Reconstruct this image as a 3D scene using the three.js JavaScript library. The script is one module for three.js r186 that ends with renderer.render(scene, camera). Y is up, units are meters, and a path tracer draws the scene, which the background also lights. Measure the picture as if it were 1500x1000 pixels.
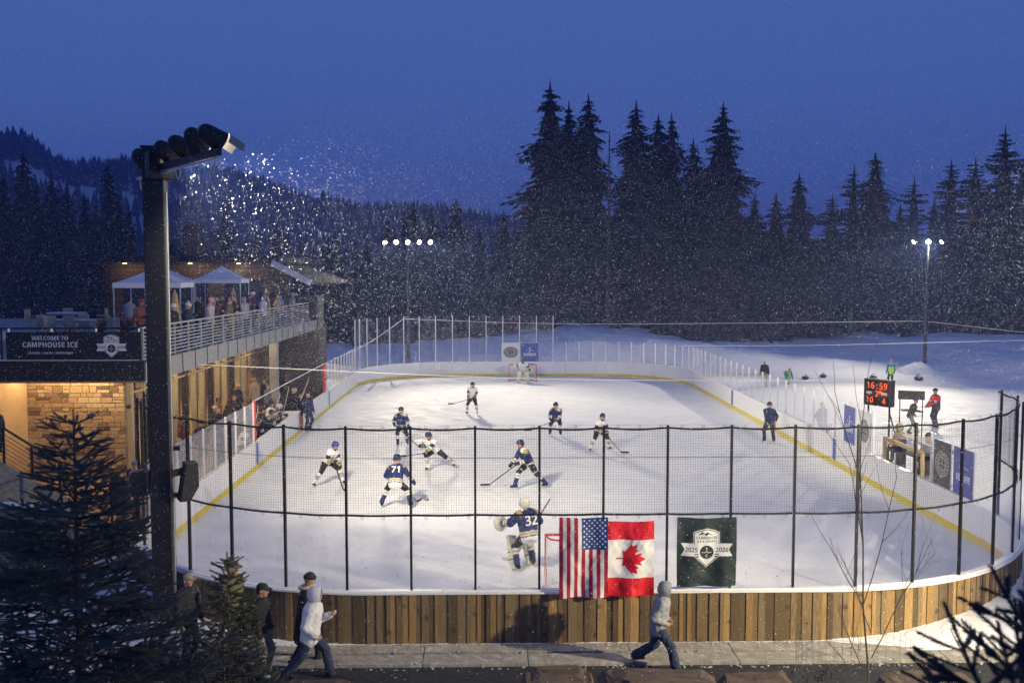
import * as THREE from 'three';
import { mergeGeometries, toCreasedNormals } from 'three/addons/utils/BufferGeometryUtils.js';
import { RoundedBoxGeometry } from 'three/addons/geometries/RoundedBoxGeometry.js';
import { TextGeometry } from 'three/addons/geometries/TextGeometry.js';
import { FontLoader } from 'three/addons/loaders/FontLoader.js';
import { ImprovedNoise } from 'three/addons/math/ImprovedNoise.js';

// ---------------------------------------------------------------- camera, sky, sun, exposure
const scene = new THREE.Scene();
const camera = new THREE.PerspectiveCamera(2 * Math.atan(500 / 1420) * 180 / Math.PI, 1.5, 0.1, 3000);
camera.position.set(0, 7.4, 0);
camera.rotation.order = 'YXZ';
camera.rotation.set(-Math.atan(97 / 1420), -Math.atan(31 / 1420), 0);
camera.focus = 40; camera.userData.fStop = 2.8;
const renderer = new THREE.WebGLRenderer({ antialias: true });
renderer.toneMapping = THREE.LinearToneMapping;
renderer.toneMappingExposure = 1.3;
renderer.shadowMap.enabled = true;
{ // clear dusk sky, deep blue, a little paler near the horizon
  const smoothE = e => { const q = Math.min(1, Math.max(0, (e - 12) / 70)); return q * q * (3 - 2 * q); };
  const W = 512, H = 256, d = new Float32Array(W * H * 4);
  for (let j = 0; j < H; j++) {
    const el = (j + 0.5) / H * 180 - 90;           // data rows run from the bottom up
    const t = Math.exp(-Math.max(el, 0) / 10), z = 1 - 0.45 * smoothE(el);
    for (let i = 0; i < W; i++) {
      const k = (j * W + i) * 4;
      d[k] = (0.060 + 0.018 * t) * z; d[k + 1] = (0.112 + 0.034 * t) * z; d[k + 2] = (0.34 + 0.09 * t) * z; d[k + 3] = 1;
    }
  }
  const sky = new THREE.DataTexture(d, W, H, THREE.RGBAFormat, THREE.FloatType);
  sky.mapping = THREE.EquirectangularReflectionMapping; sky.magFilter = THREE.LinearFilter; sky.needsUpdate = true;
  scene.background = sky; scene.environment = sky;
}
const sun = new THREE.DirectionalLight(new THREE.Color(0.75, 0.85, 1), 0.04);   // the last of the daylight, from behind the hills on the left
sun.position.set(-60, 30, -40); sun.castShadow = true; sun.shadow.radius = 60; sun.name = 'sun';
Object.assign(sun.shadow.camera, { left: -90, right: 90, top: 90, bottom: -90, near: 1, far: 300 });
scene.add(sun, sun.target);
scene.fog = new THREE.FogExp2(0x7490e2, 0.0011);

// ---------------------------------------------------------------- helpers
const PI = Math.PI, TAU = PI * 2;
let seed = 7;
const rnd = () => { seed = (seed + 0x6D2B79F5) | 0; let t = Math.imul(seed ^ seed >>> 15, 1 | seed); t = t + Math.imul(t ^ t >>> 7, 61 | t) ^ t; return ((t ^ t >>> 14) >>> 0) / 4294967296; };
const rr = (a, b) => a + (b - a) * rnd();
const noise = new ImprovedNoise();
const fbm = (x, y, z = 0, o = 4) => { let s = 0, a = 0.5, f = 1; for (let i = 0; i < o; i++) { s += a * noise.noise(x * f, y * f, z * f + i * 7.3); a *= 0.5; f *= 2.03; } return s; };
const smooth = (a, b, x) => { const t = Math.min(1, Math.max(0, (x - a) / (b - a))); return t * t * (3 - 2 * t); };
const lin = (r, g, b) => new THREE.Color().setRGB(r, g, b);
const hex = h => new THREE.Color(h);
const arr = h => { const c = new THREE.Color(h); return [c.r, c.g, c.b]; };
const used = new Map();
function numbered(n) { const k = used.get(n) || 0; used.set(n, k + 1); return k ? n + '_' + String(k).padStart(3, '0') : n; }
function shadow(o) { o.traverse(m => { if (m.isMesh) { m.castShadow = m.receiveShadow = true; } }); return o; }
function mesh(name, geo, mat, parent) {
  const g = Array.isArray(geo) ? (geo.length === 1 ? geo[0] : mergeGeometries(geo.map(plain))) : geo;
  const m = new THREE.Mesh(g, mat); m.castShadow = m.receiveShadow = true;
  m.name = parent ? name : numbered(name); (parent || scene).add(m); return m;
}
function plain(g) { const q = g.index ? g.toNonIndexed() : g; for (const k of Object.keys(q.attributes)) if (!['position', 'normal', 'uv'].includes(k)) q.deleteAttribute(k); if (!q.attributes.uv) q.setAttribute('uv', new THREE.BufferAttribute(new Float32Array(q.attributes.position.count * 2), 2)); return q; }
function tag(o, label, category, group, kind) { if (label) o.userData.label = label; if (category) o.userData.category = category; if (group) o.userData.group = group; if (kind) o.userData.kind = kind; return o; }
function thing(name, label, category, p = [0, 0, 0], turn = 0, group) {
  const o = new THREE.Group(); o.name = numbered(name); o.position.set(...p); o.rotation.y = turn; scene.add(o); return tag(o, label, category, group);
}
function copy(o, label, p, turn = 0, s) { const c = o.clone(); c.name = numbered(o.name.replace(/_\d{3}$/, '')); c.userData = { ...o.userData }; if (label) c.userData.label = label; c.position.set(...p); c.rotation.y = turn; if (s) (Array.isArray(s) ? c.scale.set(...s) : c.scale.setScalar(s)); scene.add(c); return c; }
const M = (color, roughness = 0.8, extra = {}) => new THREE.MeshStandardMaterial({ color, roughness, ...extra });
const box = (x, y, z, w, h, d, ry = 0, rx = 0, rz = 0) => { const g = new THREE.BoxGeometry(w, h, d); if (rx) g.rotateX(rx); if (rz) g.rotateZ(rz); if (ry) g.rotateY(ry); return g.translate(x, y, z); };
const rbox = (x, y, z, w, h, d, r = 0.01, ry = 0) => { const g = new RoundedBoxGeometry(w, h, d, 1, r); if (ry) g.rotateY(ry); return g.translate(x, y, z); };
const V = (x, y, z) => new THREE.Vector3(x, y, z);
function bar(a, b, r, r2 = r, n = 6) { // tapered round bar between two points
  const A = V(...a), B = V(...b), L = A.distanceTo(B), g = new THREE.CylinderGeometry(r2, r, L, n, 1); g.translate(0, L / 2, 0);
  g.applyQuaternion(new THREE.Quaternion().setFromUnitVectors(V(0, 1, 0), B.clone().sub(A).normalize())); return g.translate(A.x, A.y, A.z);
}
function beam(a, b, w, h) { // square bar between two points
  const A = V(...a), B = V(...b), L = A.distanceTo(B), g = new THREE.BoxGeometry(w, h, L), m = new THREE.Matrix4().lookAt(A, B, V(0, 1, 0.0001)); g.applyMatrix4(m); const c = A.add(B).multiplyScalar(0.5); return g.translate(c.x, c.y, c.z);
}
function cable(pts, r, n = 24, k = 5) { return new THREE.TubeGeometry(new THREE.CatmullRomCurve3(pts.map(p => V(...p))), n, r, k); }
function canvasTex(w, h, draw) { const c = document.createElement('canvas'); c.width = w; c.height = h; draw(c.getContext('2d'), w, h); const t = new THREE.CanvasTexture(c); t.colorSpace = THREE.SRGBColorSpace; return t; }
function dataTex(n, fn, srgb = true, rep = [1, 1]) { const d = new Uint8Array(n * n * 4); for (let j = 0; j < n; j++) for (let i = 0; i < n; i++) { const c = fn(i / n, j / n), k = (j * n + i) * 4; d[k] = c[0] * 255; d[k + 1] = c[1] * 255; d[k + 2] = c[2] * 255; d[k + 3] = 255; } const t = new THREE.DataTexture(d, n, n); t.magFilter = THREE.LinearFilter; t.minFilter = THREE.LinearMipmapLinearFilter; t.generateMipmaps = true; t.wrapS = t.wrapT = THREE.RepeatWrapping; t.repeat.set(...rep); if (srgb) t.colorSpace = THREE.SRGBColorSpace; t.needsUpdate = true; return t; }
// tileable noise: wraps on a torus
const tnoise = (u, v, f, z = 0) => { const a = u * TAU, b = v * TAU, k = f / TAU; return noise.noise(Math.cos(a) * k + 5, Math.sin(a) * k + Math.cos(b) * k * 1.3 + z, Math.sin(b) * k + 9); };
const grainTex = (lo, hi, f1, f2, rep, srgb = true) => dataTex(256, (u, v) => { const t = 0.5 + 0.5 * tnoise(u, v, f1) + 0.35 * tnoise(u, v, f2, 4) + 0.18 * tnoise(u, v, f2 * 3, 8); const k = Math.min(1, Math.max(0, t)); return lo.map((c, i) => c + (hi[i] - c) * k); }, srgb, rep);
const font = await new FontLoader().loadAsync('fonts/droid/droid_sans_bold.typeface.json');

// ---------------------------------------------------------------- materials
const snowBump = grainTex([0.2, 0.2, 0.2], [0.8, 0.8, 0.8], 10, 40, [1, 1], false);
const mat = {
  snow: M(lin(0.78, 0.80, 0.83), 0.9, { bumpMap: snowBump, bumpScale: 0.05 }),
  white: M(lin(0.74, 0.75, 0.76), 0.35), cap: M(lin(0.80, 0.80, 0.80), 0.4), yellow: M(lin(0.62, 0.50, 0.03), 0.4),
  blueMark: M(lin(0.03, 0.09, 0.42), 0.4), redMark: M(lin(0.55, 0.02, 0.03), 0.4),
  black: M(lin(0.012, 0.012, 0.014), 0.5), blackMetal: M(lin(0.011, 0.011, 0.012), 0.5, { metalness: 0.2 }), steel: M(lin(0.55, 0.56, 0.58), 0.35, { metalness: 0.7 }),
  whitePost: M(lin(0.72, 0.72, 0.73), 0.35), rope: M(lin(0.01, 0.01, 0.011), 0.9), net: M(lin(0.014, 0.014, 0.016), 0.9),
  glass: new THREE.MeshPhysicalMaterial({ color: 0xffffff, roughness: 0.02, transmission: 1, thickness: 0, ior: 1.45 }),
  wire: M(lin(0.75, 0.75, 0.75), 0.6), greyWood: M(lin(0.20, 0.17, 0.13), 0.85),
  concrete: M(0xffffff, 0.85, { map: dataTex(512, (u, v) => { const k = 0.60 + 0.10 * tnoise(u, v, 9) + 0.07 * tnoise(u, v, 50, 4) + 0.04 * tnoise(u, v, 150, 8), f = 0.4 * smooth(0.2, 0.5, tnoise(u, v, 16, 11) + 0.35 * tnoise(u, v, 70, 13) + 0.2 * tnoise(u, v, 170, 2)), w = k + (0.86 - k) * f; return [w, w * 0.99 - 0.012 * (1 - f), w * 0.975 - 0.04 * (1 - f)]; }), bumpMap: snowBump, bumpScale: 0.004 }),
  darkGrey: M(0xffffff, 0.9, { map: grainTex([0.11, 0.112, 0.12], [0.23, 0.235, 0.25], 14, 90, [1, 1]) }),
  trunk: M(lin(0.09, 0.07, 0.055), 0.95), dark: M(lin(0.02, 0.02, 0.022), 0.7),
};
// ---------------------------------------------------------------- the rink's outline: a rounded rectangle walked by length
const RX0 = -8.95, RX1 = 13.45, RZ0 = -19.25, RZ1 = -70.7, RC = 6.6;
const path = (() => {
  const P = [];
  const line = (x0, z0, x1, z1) => { const L = Math.hypot(x1 - x0, z1 - z0), n = Math.ceil(L / 0.25); for (let i = 0; i < n; i++) P.push([x0 + (x1 - x0) * i / n, z0 + (z1 - z0) * i / n]); };
  const arc = (cx, cz, a0, a1) => { const n = 44; for (let i = 0; i < n; i++) { const a = a0 + (a1 - a0) * i / n; P.push([cx + RC * Math.cos(a), cz + RC * Math.sin(a)]); } };
  line(RX0, RZ1 + RC, RX0, RZ0 - RC); arc(RX0 + RC, RZ0 - RC, PI, PI / 2); line(RX0 + RC, RZ0, RX1 - RC, RZ0); arc(RX1 - RC, RZ0 - RC, PI / 2, 0);
  line(RX1, RZ0 - RC, RX1, RZ1 + RC); arc(RX1 - RC, RZ1 + RC, 0, -PI / 2); line(RX1 - RC, RZ1, RX0 + RC, RZ1); arc(RX0 + RC, RZ1 + RC, -PI / 2, -PI);
  P.push(P[0].slice());
  const S = [0]; for (let i = 1; i < P.length; i++) S.push(S[i - 1] + Math.hypot(P[i][0] - P[i - 1][0], P[i][1] - P[i - 1][1]));
  const L = S[S.length - 1];
  const at = s => { s = ((s % L) + L) % L; let a = 0, b = S.length - 1; while (b - a > 1) { const m = (a + b) >> 1; if (S[m] <= s) a = m; else b = m; } const t = (s - S[a]) / (S[b] - S[a] || 1), dx = P[b][0] - P[a][0], dz = P[b][1] - P[a][1], l = Math.hypot(dx, dz); const tx = dx / l, tz = dz / l; return { x: P[a][0] + dx * t, z: P[a][1] + dz * t, tx, tz, nx: -(-tz) * 1 === 0 ? 0 : tz * -1, nz: tx }; };
  // outward normal: the walk goes down the left side towards the camera, so outside is on its right-hand side
  const fix = s => { const q = at(s), cx = (RX0 + RX1) / 2, cz = (RZ0 + RZ1) / 2; let nx = q.tz, nz = -q.tx; if (nx * (q.x - cx) + nz * (q.z - cz) < 0) { nx = -nx; nz = -nz; } q.nx = nx; q.nz = nz; return q; };
  const find = (x, z) => { let b = 1e9, s = 0; for (let i = 0; i < P.length; i++) { const d = (P[i][0] - x) ** 2 + (P[i][1] - z) ** 2; if (d < b) { b = d; s = S[i]; } } let best = 1e9, o = s; for (let k = -20; k <= 20; k++) { const q = at(s + k * 0.0125); const d = (q.x - x) ** 2 + (q.z - z) ** 2; if (d < best) { best = d; o = s + k * 0.0125; } } return o; };
  return { L, at: fix, find };
})();
// a bar of rectangular section swept along the outline between lengths s0 and s1; o0..o1 is its offset outward, y0..y1 its height
function band(s0, s1, o0, o1, y0, y1, step = 0.3) {
  const n = Math.max(1, Math.ceil((s1 - s0) / step)), pos = [], uv = [], idx = [];
  const ring = i => { const q = path.at(s0 + (s1 - s0) * i / n); return [[o0, y0], [o1, y0], [o1, y1], [o0, y1]].map(([o, y]) => [q.x + q.nx * o, y, q.z + q.nz * o]); };
  const quad = (a, b, c, d, u0, u1, v0, v1) => { const k = pos.length / 3; pos.push(...a, ...b, ...c, ...d); uv.push(u0, v0, u1, v0, u1, v1, u0, v1); idx.push(k, k + 1, k + 2, k, k + 2, k + 3); };
  let A = ring(0); const first = A;
  for (let i = 0; i < n; i++) { const B = ring(i + 1), u0 = (s1 - s0) * i / n, u1 = (s1 - s0) * (i + 1) / n; for (let k = 0; k < 4; k++) { const m = (k + 1) % 4; quad(A[k], B[k], B[m], A[m], u0, u1, k % 2 ? y0 : 0, k % 2 ? y1 : o1 - o0); } A = B; }
  quad(first[0], first[3], first[2], first[1], 0, o1 - o0, y0, y1); quad(A[0], A[1], A[2], A[3], 0, o1 - o0, y0, y1);
  const g = new THREE.BufferGeometry(); g.setAttribute('position', new THREE.Float32BufferAttribute(pos, 3)); g.setAttribute('uv', new THREE.Float32BufferAttribute(uv, 2)); g.setIndex(idx);
  const h = g.toNonIndexed(); h.computeVertexNormals(); return h;
}
const SNL = path.find(RX0, RZ0 - RC), SNR = path.find(RX1, RZ0 - RC);      // where the near end's curve starts and ends
const SFR = path.find(RX1, RZ1 + RC), SFL = path.L;
const onLeft = z => path.find(RX0, z), onRight = z => path.find(RX1, z);

// ---------------------------------------------------------------- ground, ice, walkway
function flat(pts, y, name, material, uvs = 1) {
  const g = new THREE.ShapeGeometry(new THREE.Shape(pts.map(p => new THREE.Vector2(p[0], -p[1]))), 24); g.rotateX(-PI / 2); g.translate(0, y, 0);
  const p = g.attributes.position, uv = g.attributes.uv; for (let i = 0; i < p.count; i++) uv.setXY(i, p.getX(i) * uvs, p.getZ(i) * uvs);
  const m = mesh(name, g, material); m.userData.kind = 'structure'; return m;
}
const groundMat = mat.snow.clone(); { const t = snowBump.clone(); t.needsUpdate = true; groundMat.bumpMap = t; groundMat.bumpScale = 0.06; }
tag(flat([[-900, 60], [900, 60], [900, -1600], [-900, -1600]], -0.06, 'ground', groundMat, 0.12), 'snow covered ground reaching back to the wooded hills', 'ground');
const iceTex = dataTex(512, (u, v) => { // skate cuts and swept snow on the ice
  let k = 0.905 + 0.03 * tnoise(u, v, 12) + 0.02 * tnoise(u, v, 60, 3); const w = tnoise(u + 0.02 * tnoise(u, v, 9), v * 3, 40, 2); if (Math.abs(w) < 0.014) k -= 0.06; const w2 = tnoise(u * 3, v + 0.02 * tnoise(u, v, 7), 46, 5); if (Math.abs(w2) < 0.01) k -= 0.05; return [k, k + 0.002, k + 0.008];
});
const iceRough = dataTex(256, (u, v) => { const k = 0.66 + 0.14 * tnoise(u, v, 14, 6) + 0.06 * tnoise(u, v, 70); return [k, k, k]; }, false);
const iceMat = new THREE.MeshPhysicalMaterial({ color: 0xffffff, map: iceTex, roughness: 1, roughnessMap: iceRough, ior: 1.31, specularIntensity: 0.5 });
const ring = []; for (let i = 0; i < 240; i++) { const q = path.at(path.L * i / 240); ring.push([q.x + q.nx * 0.05, q.z + q.nz * 0.05]); }
tag(flat(ring, 0, 'ice', iceMat, 0.09), 'white hockey ice inside the boards', 'ice');
const ice2 = [[13.75, -19.6], [20, -19], [25.5, -32], [28, -45], [29.2, -52], [30.2, -59], [30.6, -64], [30.1, -67.8], [28.1, -70.2], [22.3, -72.8], [17.2, -74.2], [13.75, -74.4]];
tag(flat(ice2, -0.004, 'skating_ice', iceMat, 0.09), 'second ice sheet beside the hockey rink with snow banks round it', 'ice');
tag(flat([[-40, -22.2], [-9.2, -22.2], [-9.2, -58], [-40, -58]], -0.02, 'patio', M(0xffffff, 0.85, { map: grainTex([0.50, 0.40, 0.32], [0.64, 0.53, 0.43], 8, 40, [1, 1]) }), 0.5), 'tan paved patio between the lodge and the rink', 'patio');
tag(flat([[-30, -17.0], [40, -17.0], [40, -18.02], [-30, -18.02]], -0.045, 'dark_path', mat.darkGrey, 0.5), 'dark grey path strip along the concrete walkway', 'path');  // speckled ground strip, coloured much darker than the slabs next to it
{ // concrete walkway of cast slabs with a rusty drain channel between the rows
  const w = new THREE.Group(); w.name = numbered('walkway'); scene.add(w); tag(w, 'pale concrete walkway slabs in front of the wooden rink fence', 'walkway', null, 'structure');
  for (const [z0, z1] of [[-18.02, -18.52], [-18.60, -19.02]]) for (let i = -11; i < 15; i++) { const x0 = -0.42 + i * 2.03 - 0.9; const g = new RoundedBoxGeometry(2.015, 0.1, z0 - z1, 1, 0.008); g.translate(x0 + 1.01, -0.035 + rr(-0.003, 0.003), (z0 + z1) / 2); const uv = g.attributes.uv, p = g.attributes.position, o = rnd(); for (let k = 0; k < p.count; k++) uv.setXY(k, p.getX(k) * 0.37 + o, p.getZ(k) * 0.37 + o); mesh('slab', g, mat.concrete, w); }
  mesh('drain_channel', box(2, -0.05, -18.56, 54, 0.06, 0.076), M(lin(0.09, 0.045, 0.025), 0.8, { metalness: 0.3 }), w);
}
function heightfield(x0, x1, z0, z1, nx, nz, h, name, material, uvs = 0.3) {
  const g = new THREE.PlaneGeometry(1, 1, nx, nz), p = g.attributes.position, uv = g.attributes.uv;
  for (let i = 0; i < p.count; i++) { const x = x0 + (p.getX(i) + 0.5) * (x1 - x0), z = z0 + (0.5 - p.getY(i)) * (z1 - z0); p.setXYZ(i, x, h(x, z), z); uv.setXY(i, x * uvs, z * uvs); }
  if (z1 < z0) { const ix = g.index; for (let i = 0; i < ix.count; i += 3) { const a = ix.getX(i); ix.setX(i, ix.getX(i + 1)); ix.setX(i + 1, a); } }
  g.computeVertexNormals(); const m = mesh(name, g, material); m.userData.kind = 'structure'; return m;
}
// ploughed snow round the ice: rises outward from the second sheet's edge and behind the far boards
const interp = (T, x) => { if (x <= T[0][0]) return T[0][1]; for (let i = 1; i < T.length; i++) if (x < T[i][0]) { const t = (x - T[i - 1][0]) / (T[i][0] - T[i - 1][0]); return T[i - 1][1] + (T[i][1] - T[i - 1][1]) * (t * t * (3 - 2 * t)); } return T[T.length - 1][1]; };
const edgeDist = (x, z, poly) => { let d = 1e9, inside = false; for (let i = 0, j = poly.length - 1; i < poly.length; j = i++) { const [ax, az] = poly[j], [bx, bz] = poly[i]; const t = Math.max(0, Math.min(1, ((x - ax) * (bx - ax) + (z - az) * (bz - az)) / ((bx - ax) ** 2 + (bz - az) ** 2))); d = Math.min(d, Math.hypot(x - ax - t * (bx - ax), z - az - t * (bz - az))); if ((az > z) !== (bz > z) && x < (bx - ax) * (z - az) / (bz - az) + ax) inside = !inside; } return inside ? -d : d; };
const crest = [[-14, 0.35], [-6, 0.5], [-1, 0.95], [4, 1.5], [8, 2.1], [12, 1.85], [17, 1.45], [21, 1.1], [25, 0.95], [30, 0.55], [34, 0.55], [38, 1.3], [43, 1.0], [60, 0.9]];
const bankH = (x, z) => {
  const d2 = edgeDist(x, z, ice2), dF = (x > RX0 - 4 && x < 15) ? Math.max(-z - 72.6, 0) : (x <= RX0 - 4 ? Math.max(-z - 70, 0) * 0.5 : 99), d = Math.min(d2 < 0 ? -1 : d2, dF);
  if (d2 < 0.02) return -0.08;
  const lump = 0.16 * fbm(x * 0.55, z * 0.55, 2) + 0.35 * fbm(x * 0.14, z * 0.14, 5);
  return -0.055 + smooth(0, 0.8, d) * 0.16 + smooth(0.5, 6.5, d) * interp(crest, x) * (1 + lump) + smooth(0, 2, d) * lump * 0.5 + smooth(4, 30, d) * 0.3;
};
tag(heightfield(-16, 75, -71.5, -98, 180, 56, bankH, 'snow_bank', mat.snow, 0.2), 'tall ploughed snow bank behind the far boards', 'snow bank');
tag(heightfield(20.2, 75, -18, -71.5, 110, 110, bankH, 'snow_bank', mat.snow, 0.2), 'low rim of ploughed snow along the second ice sheet', 'snow bank');
{ // cone of shovelled snow by the lamp post, and snow drifted against the wooden fence
  const g = new THREE.SphereGeometry(1, 24, 12, 0, TAU, 0, PI / 2); const p = g.attributes.position; for (let i = 0; i < p.count; i++) { const x = p.getX(i), y = p.getY(i), z = p.getZ(i), n = 1 + 0.25 * fbm(x * 2 + 3, y * 2, z * 2); p.setXYZ(i, x * 1.5 * n, Math.pow(y, 1.6) * 0.95 * n - 0.06, z * 1.2 * n); } g.computeVertexNormals(); g.translate(31.6, 0.1, -70.8);
  tag(mesh('snow_pile', g, mat.snow), 'cone of shovelled snow at the foot of the far right lamp post', 'snow pile');
}
const driftH = s => { const q = path.at(s); return q; };
{ // drift: a low lip of snow that widens at both corners
  const pos = [], idx = []; const s0 = SNL - 1, s1 = SNR + 6, n = 260, m = 9;
  for (let i = 0; i <= n; i++) { const s = s0 + (s1 - s0) * i / n, q = path.at(s); const lf = smooth(-4.2, -7, q.x), rg = smooth(6, 12.5, q.x); const w = 0.24 + 2.2 * rg + 1.3 * lf + 0.05 * fbm(s * 1.7, 3), h = 0.055 + 0.42 * rg + 0.24 * lf + 0.03 * fbm(s * 1.1, 8);
    for (let j = 0; j <= m; j++) { const t = j / m, o = 0.14 + w * t; pos.push(q.x + q.nx * o, -0.06 + h * (1 - t * t) * (1 + 0.35 * fbm(q.x * 1.3 + o, q.z * 1.3, 4)) + (j === m ? -0.03 : 0), q.z + q.nz * o); } }
  for (let i = 0; i < n; i++) for (let j = 0; j < m; j++) { const a = i * (m + 1) + j, b = a + m + 1; idx.push(a, b, a + 1, b, b + 1, a + 1); }
  const g = new THREE.BufferGeometry(); g.setAttribute('position', new THREE.Float32BufferAttribute(pos, 3)); g.setAttribute('uv', new THREE.Float32BufferAttribute(pos.flatMap((v, i) => i % 3 === 0 ? [pos[i] * 0.4, pos[i + 2] * 0.4] : []), 2)); g.setIndex(idx); g.computeVertexNormals();
  const d = mesh('snow_drift', g, mat.snow); d.material.side = THREE.DoubleSide; tag(d, 'lip of snow drifted against the foot of the wooden fence', 'snow drift', null, 'structure');
}
// the slope below the camera: boulders hold it along the path, higher on the left
const slopeH = (x, z) => { const t = smooth(-16.9, -6, z); const left = Math.exp(-(((x + 8.4) / 3.6) ** 2)) * smooth(-18.5, -13, z) * 2.4; const rgt = Math.exp(-(((x - 5.9) / 1.5) ** 2)) * Math.exp(-(((z + 15.2) / 1.0) ** 2)) * 0.55; return -0.1 + t * 1.9 + left + rgt + 0.12 * fbm(x * 0.8, z * 0.8, 3) * smooth(-17, -15.5, z) + smooth(-9, -3, z) * 1.3; };
tag(heightfield(-22, 24, -17.05, 4, 150, 80, slopeH, 'slope', mat.snow, 0.4), 'snowy slope in the foreground below the viewpoint', 'slope');
{ // boulders along the foot of the slope
  const rockMat = M(0xffffff, 0.9, { map: grainTex([0.26, 0.21, 0.17], [0.46, 0.40, 0.34], 7, 36, [1, 1]), bumpMap: snowBump, bumpScale: 0.02 });
  const B = [[1.15, -16.1, 1.25, 0.56, 'flat brown boulder left of the retaining row by the path'], [2.85, -16.0, 2.0, 0.6, 'long brown boulder behind the hooded walker'], [4.6, -16.2, 1.3, 0.42, 'dark boulder partly under snow near the bare sapling'], [-3.1, -16.6, 1.2, 0.2, 'low boulder beside the dark path near the white hoodie'], [7.6, -16.2, 1.6, 0.4, 'snow capped boulder at the right of the path']];
  for (const [x, z, w, h, l] of B) { const g = new THREE.IcosahedronGeometry(1, 4), p = g.attributes.position, o = rnd() * 20; for (let i = 0; i < p.count; i++) { let a = p.getX(i), b = p.getY(i), c = p.getZ(i); const k = 1 + 0.3 * fbm(a * 1.3 + o, b * 1.3, c * 1.3) + 0.14 * Math.abs(fbm(a * 4 + o, b * 4, c * 4)); const sq = v => Math.sign(v) * Math.pow(Math.abs(v), 0.38); p.setXYZ(i, sq(a) * w / 2 * k, sq(b) * (h + 0.35) / 2 * k, sq(c) * 0.42 * k); } g.computeVertexNormals(); g.translate(x, h / 2 - 0.15, z); tag(mesh('boulder', g, rockMat), l, 'boulder', 'boulders along the path'); }
}
// ---------------------------------------------------------------- dasher boards
{
  const t = thing('rink_boards', 'white hockey boards with a yellow kick strip running round the rink', 'boards');
  const doorA = onLeft(-46.5), doorB = onLeft(-45.3);                      // the open bench gate on the left
  const cuts = []; for (let i = 0; i <= 60; i++) cuts.push(path.L * i / 60);
  cuts.push(doorA, doorB); cuts.sort((a, b) => a - b);
  for (let i = 0; i + 1 < cuts.length; i++) { const a = cuts[i] + 0.006, b = cuts[i + 1] - 0.006; if (b - a < 0.05 || (a >= doorA - 0.01 && b <= doorB + 0.01)) continue; mesh('board_panel', band(a, b, 0.0, 0.1, -0.02, 1.04), mat.white, t); mesh('kick_strip', band(a, b, -0.012, 0.0, 0.0, 0.2), mat.yellow, t); mesh('cap_rail', band(a, b, -0.02, 0.13, 1.04, 1.075), mat.cap, t); }
  for (const [s, m] of [[onRight(-37.3), mat.blueMark], [onRight(-53.4), mat.blueMark], [onRight(-45.2), mat.redMark], [onLeft(-36.9), mat.blueMark], [onLeft(-53.4), mat.blueMark], [onLeft(-45.1), mat.redMark]]) mesh('line_mark', band(s - 0.15, s + 0.15, -0.016, -0.0125, 0.2, 1.035), m, t);
}
// ---------------------------------------------------------------- glass screens; posts and panes one by one
function screen(name, label, ss, y1, postMat, { w = 0.05, step = 0.3, skip = () => false, y0 = 1.078, group, top } = {}) {
  const t = thing(name, label, 'glass screen', [0, 0, 0], 0, group);
  ss.forEach((s, i) => { mesh('post', band(s - w / 2, s + w / 2, 0.025, 0.085, y0, typeof y1 === 'function' ? y1(s) : y1), postMat, t); if (i + 1 < ss.length && !skip(i)) { const h = Math.min(typeof y1 === 'function' ? y1(s + 0.01) : y1, 2.62); mesh('glass_pane', band(s + w / 2 + 0.004, ss[i + 1] - w / 2 - 0.004, 0.05, 0.062, y0, h - 0.02, step), mat.glass, t); if (top && h > 2) { const yy = (typeof y1 === 'function' ? y1(s + 0.01) : y1); if (yy > 3) { mesh('glass_pane', band(s + w / 2 + 0.004, ss[i + 1] - w / 2 - 0.004, 0.05, 0.062, h - 0.01, yy - 0.02, step), mat.glass, t); } } } });
  return t;
}
const run = (a, b, n) => Array.from({ length: n + 1 }, (_, i) => a + (b - a) * i / n);
const sMid = path.find(0.966, RZ0);
const nearPosts = []; for (let k = -14; k <= 15; k++) { const s = sMid + k * 1.29; if (s > SNL - 0.6 && s < SNR + 0.3) nearPosts.push(s); }
const nearTop = 4.33 - 0.0;
const NETY0 = 2.57, NETY1 = 4.36;
screen('end_glass', 'near end glass with tall black posts above the wooden fence', nearPosts, NETY1 + 0.04, mat.blackMetal, { w: 0.045 });
screen('side_glass', 'left side glass panels between the near corner and the team bench', run(onLeft(-36.6), nearPosts[0] - 0.05, 8), 2.62, mat.whitePost, { group: 'low side glass of the rink' });
const rightRun = [...run(nearPosts[nearPosts.length - 1] + 0.06, onRight(-29.1), 2), ...run(onRight(-33.6), onRight(-64.2), 24)];
screen('side_glass', 'right side glass with slim white posts dividing the two ice sheets', rightRun, 2.62, mat.whitePost, { group: 'low side glass of the rink', skip: i => i === 2 });
const sTallA = path.find(4.55, RZ1);
const farRun = [...run(SFR + 0.15, sTallA, 13), ...run(sTallA, path.L - 0.1, 14).slice(1)];
screen('end_glass', 'far end glass with white posts, taller behind the goal and left corner', farRun, s => s >= sTallA - 0.02 ? 4.45 : 2.55, mat.whitePost, { w: 0.055, top: true });
screen('side_glass', 'short left side glass with tall posts beyond the team bench', run(0.1, onLeft(-52.4), 10), s => s < 3.4 ? 2.62 : 2.62, mat.whitePost, { group: 'low side glass of the rink' });
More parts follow.
